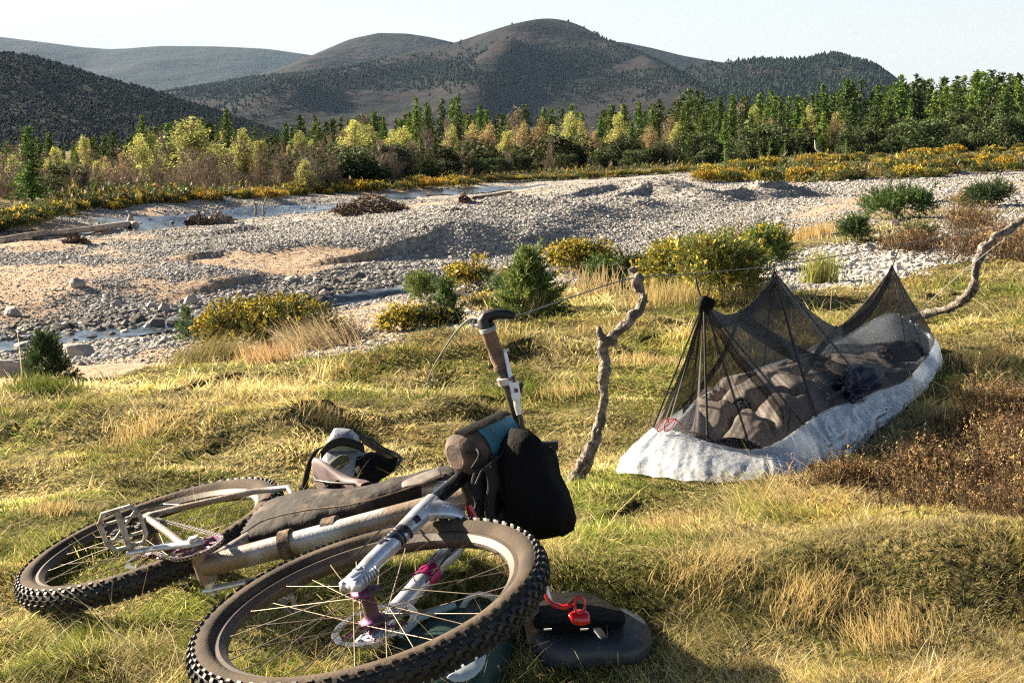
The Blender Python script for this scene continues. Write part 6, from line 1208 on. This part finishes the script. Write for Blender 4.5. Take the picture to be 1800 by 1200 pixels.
polething("dead_branch", [(466, 377, 1.8), (462, 368, 1.6), (465, 356, 1.3), (469, 345, 1)], "thin forked dead stick standing by the river, right one of the pair", M_drift, "stick", 1)
polething("dead_snag", [(1446, 276, 1.6), (1440, 268, 1.5), (1434, 262, 1.2), (1433, 255, 1.0), (1432, 246, .7)], "white bleached snag leaning up from the gorse patch on the right bank", M_white, "snag", 1)
def brush(name, px, py, w, h, n, label, m_, seed, thick=1., flat=.5):
    p = on_ground(px, py); d = p[1]; W_, H_ = w / FPX * d / 2, h / FPX * d; r = np.random.default_rng(seed); mb = MB()
    for k in range(n):
        c = r.uniform(-1, 1, 3) * [W_ * .75, W_ * .35, 0]; hh = H_ * (1 - min(1, abs(c[0]) / W_)) ; c[2] = r.uniform(0, .75) * hh; di = r.normal(size=3) * [1, .7, flat]; di /= np.linalg.norm(di); L_ = r.uniform(.2, .6) * max(H_, W_ * .35); b = p + c
        mb.tube([b - di * L_ * .5, b + r.normal(size=3) * .05 * L_, b + di * L_ * .5 + [0, 0, L_ * .12]], np.array([.018, .014, .004]) * thick * r.uniform(.5, 1.6), 5, cap=False)
    return tag(mb.build(name, m_, None, False), label, "driftwood")
brush("brush_pile", 655, 376, 170, 44, 520, "wide tangled heap of dead brushwood on the far side of the gravel bar", M_driftd, 1, 1.3)
brush("driftwood_pile", 352, 396, 62, 26, 130, "heap of dark driftwood roots by the river, left one of the two heaps", M_driftd, 2, 2.4)
brush("driftwood_pile", 386, 393, 66, 30, 150, "heap of pale driftwood roots by the river, right one of the two heaps", M_drift, 3, 2.2)
brush("driftwood_stump", 816, 356, 24, 17, 60, "small dark tangled stump standing on the far gravel", M_driftd, 4, 2.6, .9)
brush("driftwood_pile", 135, 428, 60, 20, 60, "low scatter of dark driftwood below the long bleached trunk", M_driftd, 5, 1.8)
brush("brush_pile", 800, 372, 0.1 + 60, 8, 40, "thin scatter of dead twigs on the gravel right of the wide heap", M_driftd, 6, 1.)
M_reed = mat("dry_reed", vcol=True, rough=.6, spec=.2, trans=.35)
def reeds(px, py, w, hpx, n, lean, label, seed, c=(.62, .42, .20), name="dry_grass_clump", cat="grass clump"):
    g0 = on_ground(px, py); d = g0[1]; r = np.random.default_rng(seed); W_ = w / FPX * d / 2; x = g0[0] + r.normal(0, .5, n) * W_; y = g0[1] + r.normal(0, .3, n) * W_; z = zterr(x, y); h = hpx / FPX * d * r.uniform(.5, 1.15, n)
    az = r.normal(0, .5 if seed < 40 else 1.3, n); ln = np.clip(lean + r.normal(0, .22, n), -1.4, 1.4); V = []
    for t in (0, .4, .75, 1):
        a = ln * (.5 + .6 * t); hx = h * t * np.sin(a); hz_ = h * t * np.cos(a); wv = .0022 * (d / 7) * (1 - t ** 2 * .8); cx, cy_, cz = x + hx * np.cos(az), y + hx * np.sin(az), z - .01 + hz_
        if t < 1: V += [np.stack([cx - wv, cy_, cz], -1), np.stack([cx + wv, cy_, cz], -1)]
        else: V.append(np.stack([cx, cy_, cz], -1))
    V = np.stack(V, 1); b = (np.arange(n) * 7)[:, None]; Q = np.concatenate([b + np.array([0, 1, 3, 2]), b + np.array([2, 3, 5, 4])]); T = b + np.array([4, 5, 6]); C = np.repeat(np.array(c) * r.uniform(.5, 1.3, (n, 1)), 7, 0)
    return tag(link(name, raw_mesh(name, V.reshape(-1, 3), Q, T, [M_reed], C)), label, cat)
reeds(560, 612, 150, 74, 380, -.75, "long tan dry grass leaning left across the right end of the broad gorse bush", 1, (.42, .34, .21))
reeds(600, 600, 60, 44, 160, .3, "sparse tan dry grass right of the broad gorse bush", 2, (.5, .4, .24))
reeds(360, 640, 150, 74, 560, .75, "long brown and green grass leaning right below the left end of the broad gorse bush", 3, (.26, .23, .10))
reeds(470, 635, 120, 40, 260, -.3, "short tan dry grass in front of the broad gorse bush", 4, (.6, .42, .22))
reeds(1440, 500, 60, 64, 260, .1, "upright yellow green grass clump between the middle and right peaks of the net", 5, (.34, .34, .10))
reeds(1180, 535, 160, 50, 420, .1, "dry grass at the foot of the tall loose gorse bush", 6, (.5, .4, .18))
reeds(1330, 528, 120, 46, 300, .1, "dry grass behind the middle peak of the net", 7, (.5, .42, .2))
reeds(1345, 890, 150, 46, 420, -.75, "pale dry grass tuft leaning against the near end of the groundsheet", 8, (.66, .52, .28))
reeds(80, 690, 130, 40, 600, -.2, "green grass tussock at the foot of the dark pine sapling by the boulders", 9, (.16, .20, .05))
reeds(940, 562, 60, 60, 60, .05, "few tall dry stalks in front of the tallest pine sapling", 10, (.55, .42, .24))
reeds(1040, 520, 140, 60, 140, .0, "tall thin dry stalks left of the tip of the forked branch", 11, (.55, .42, .24))
reeds(1420, 418, 130, 26, 300, .1, "low straw coloured grass strip on the stones behind the net", 12, (.55, .40, .18))
for j, (a, b, w, hh, n, ln) in enumerate([(560, 730, 90, 46, 420, .5), (470, 690, 120, 52, 600, -.4), (250, 760, 140, 46, 600, .5), (1130, 640, 110, 40, 420, .4), (1000, 690, 120, 40, 420, -.5), (90, 900, 120, 50, 500, .6), (330, 1150, 160, 80, 700, .6), (180, 1120, 120, 70, 500, -.5), (1250, 1010, 190, 80, 800, .6), (1420, 1060, 170, 80, 700, .5), (1560, 1120, 200, 90, 700, -.4), (1180, 930, 150, 70, 600, -.6), (1730, 640, 130, 50, 500, .4)]):
    hh *= .72; n = int(n * .6)
    g = reeds(a, b, w, hh, n, ln, ["pale tussock of long grass on the meadow left of the handlebar", "pale tussock of long grass below the broad gorse bush", "pale tussock of long grass at the left of the meadow", "pale tussock of long grass between the forked branch and the net", "pale tussock of long grass left of the forked branch middle", "pale tussock of long grass above the rear wheel at the left edge", "green tussock of long grass in the shade between the two wheels", "green tussock of long grass below the rear wheel", "pale tussock of long grass right of the dry bag", "pale tussock of long grass lying flat in the sun at lower right", "shaded tussock of long grass at the bottom right", "pale tussock of long grass right of the handlebar roll", "pale tussock of long grass right of the far end of the shelter"][j], 40 + j, (.2, .22, .05) if j in (6, 7) else (.60, .47, .22))
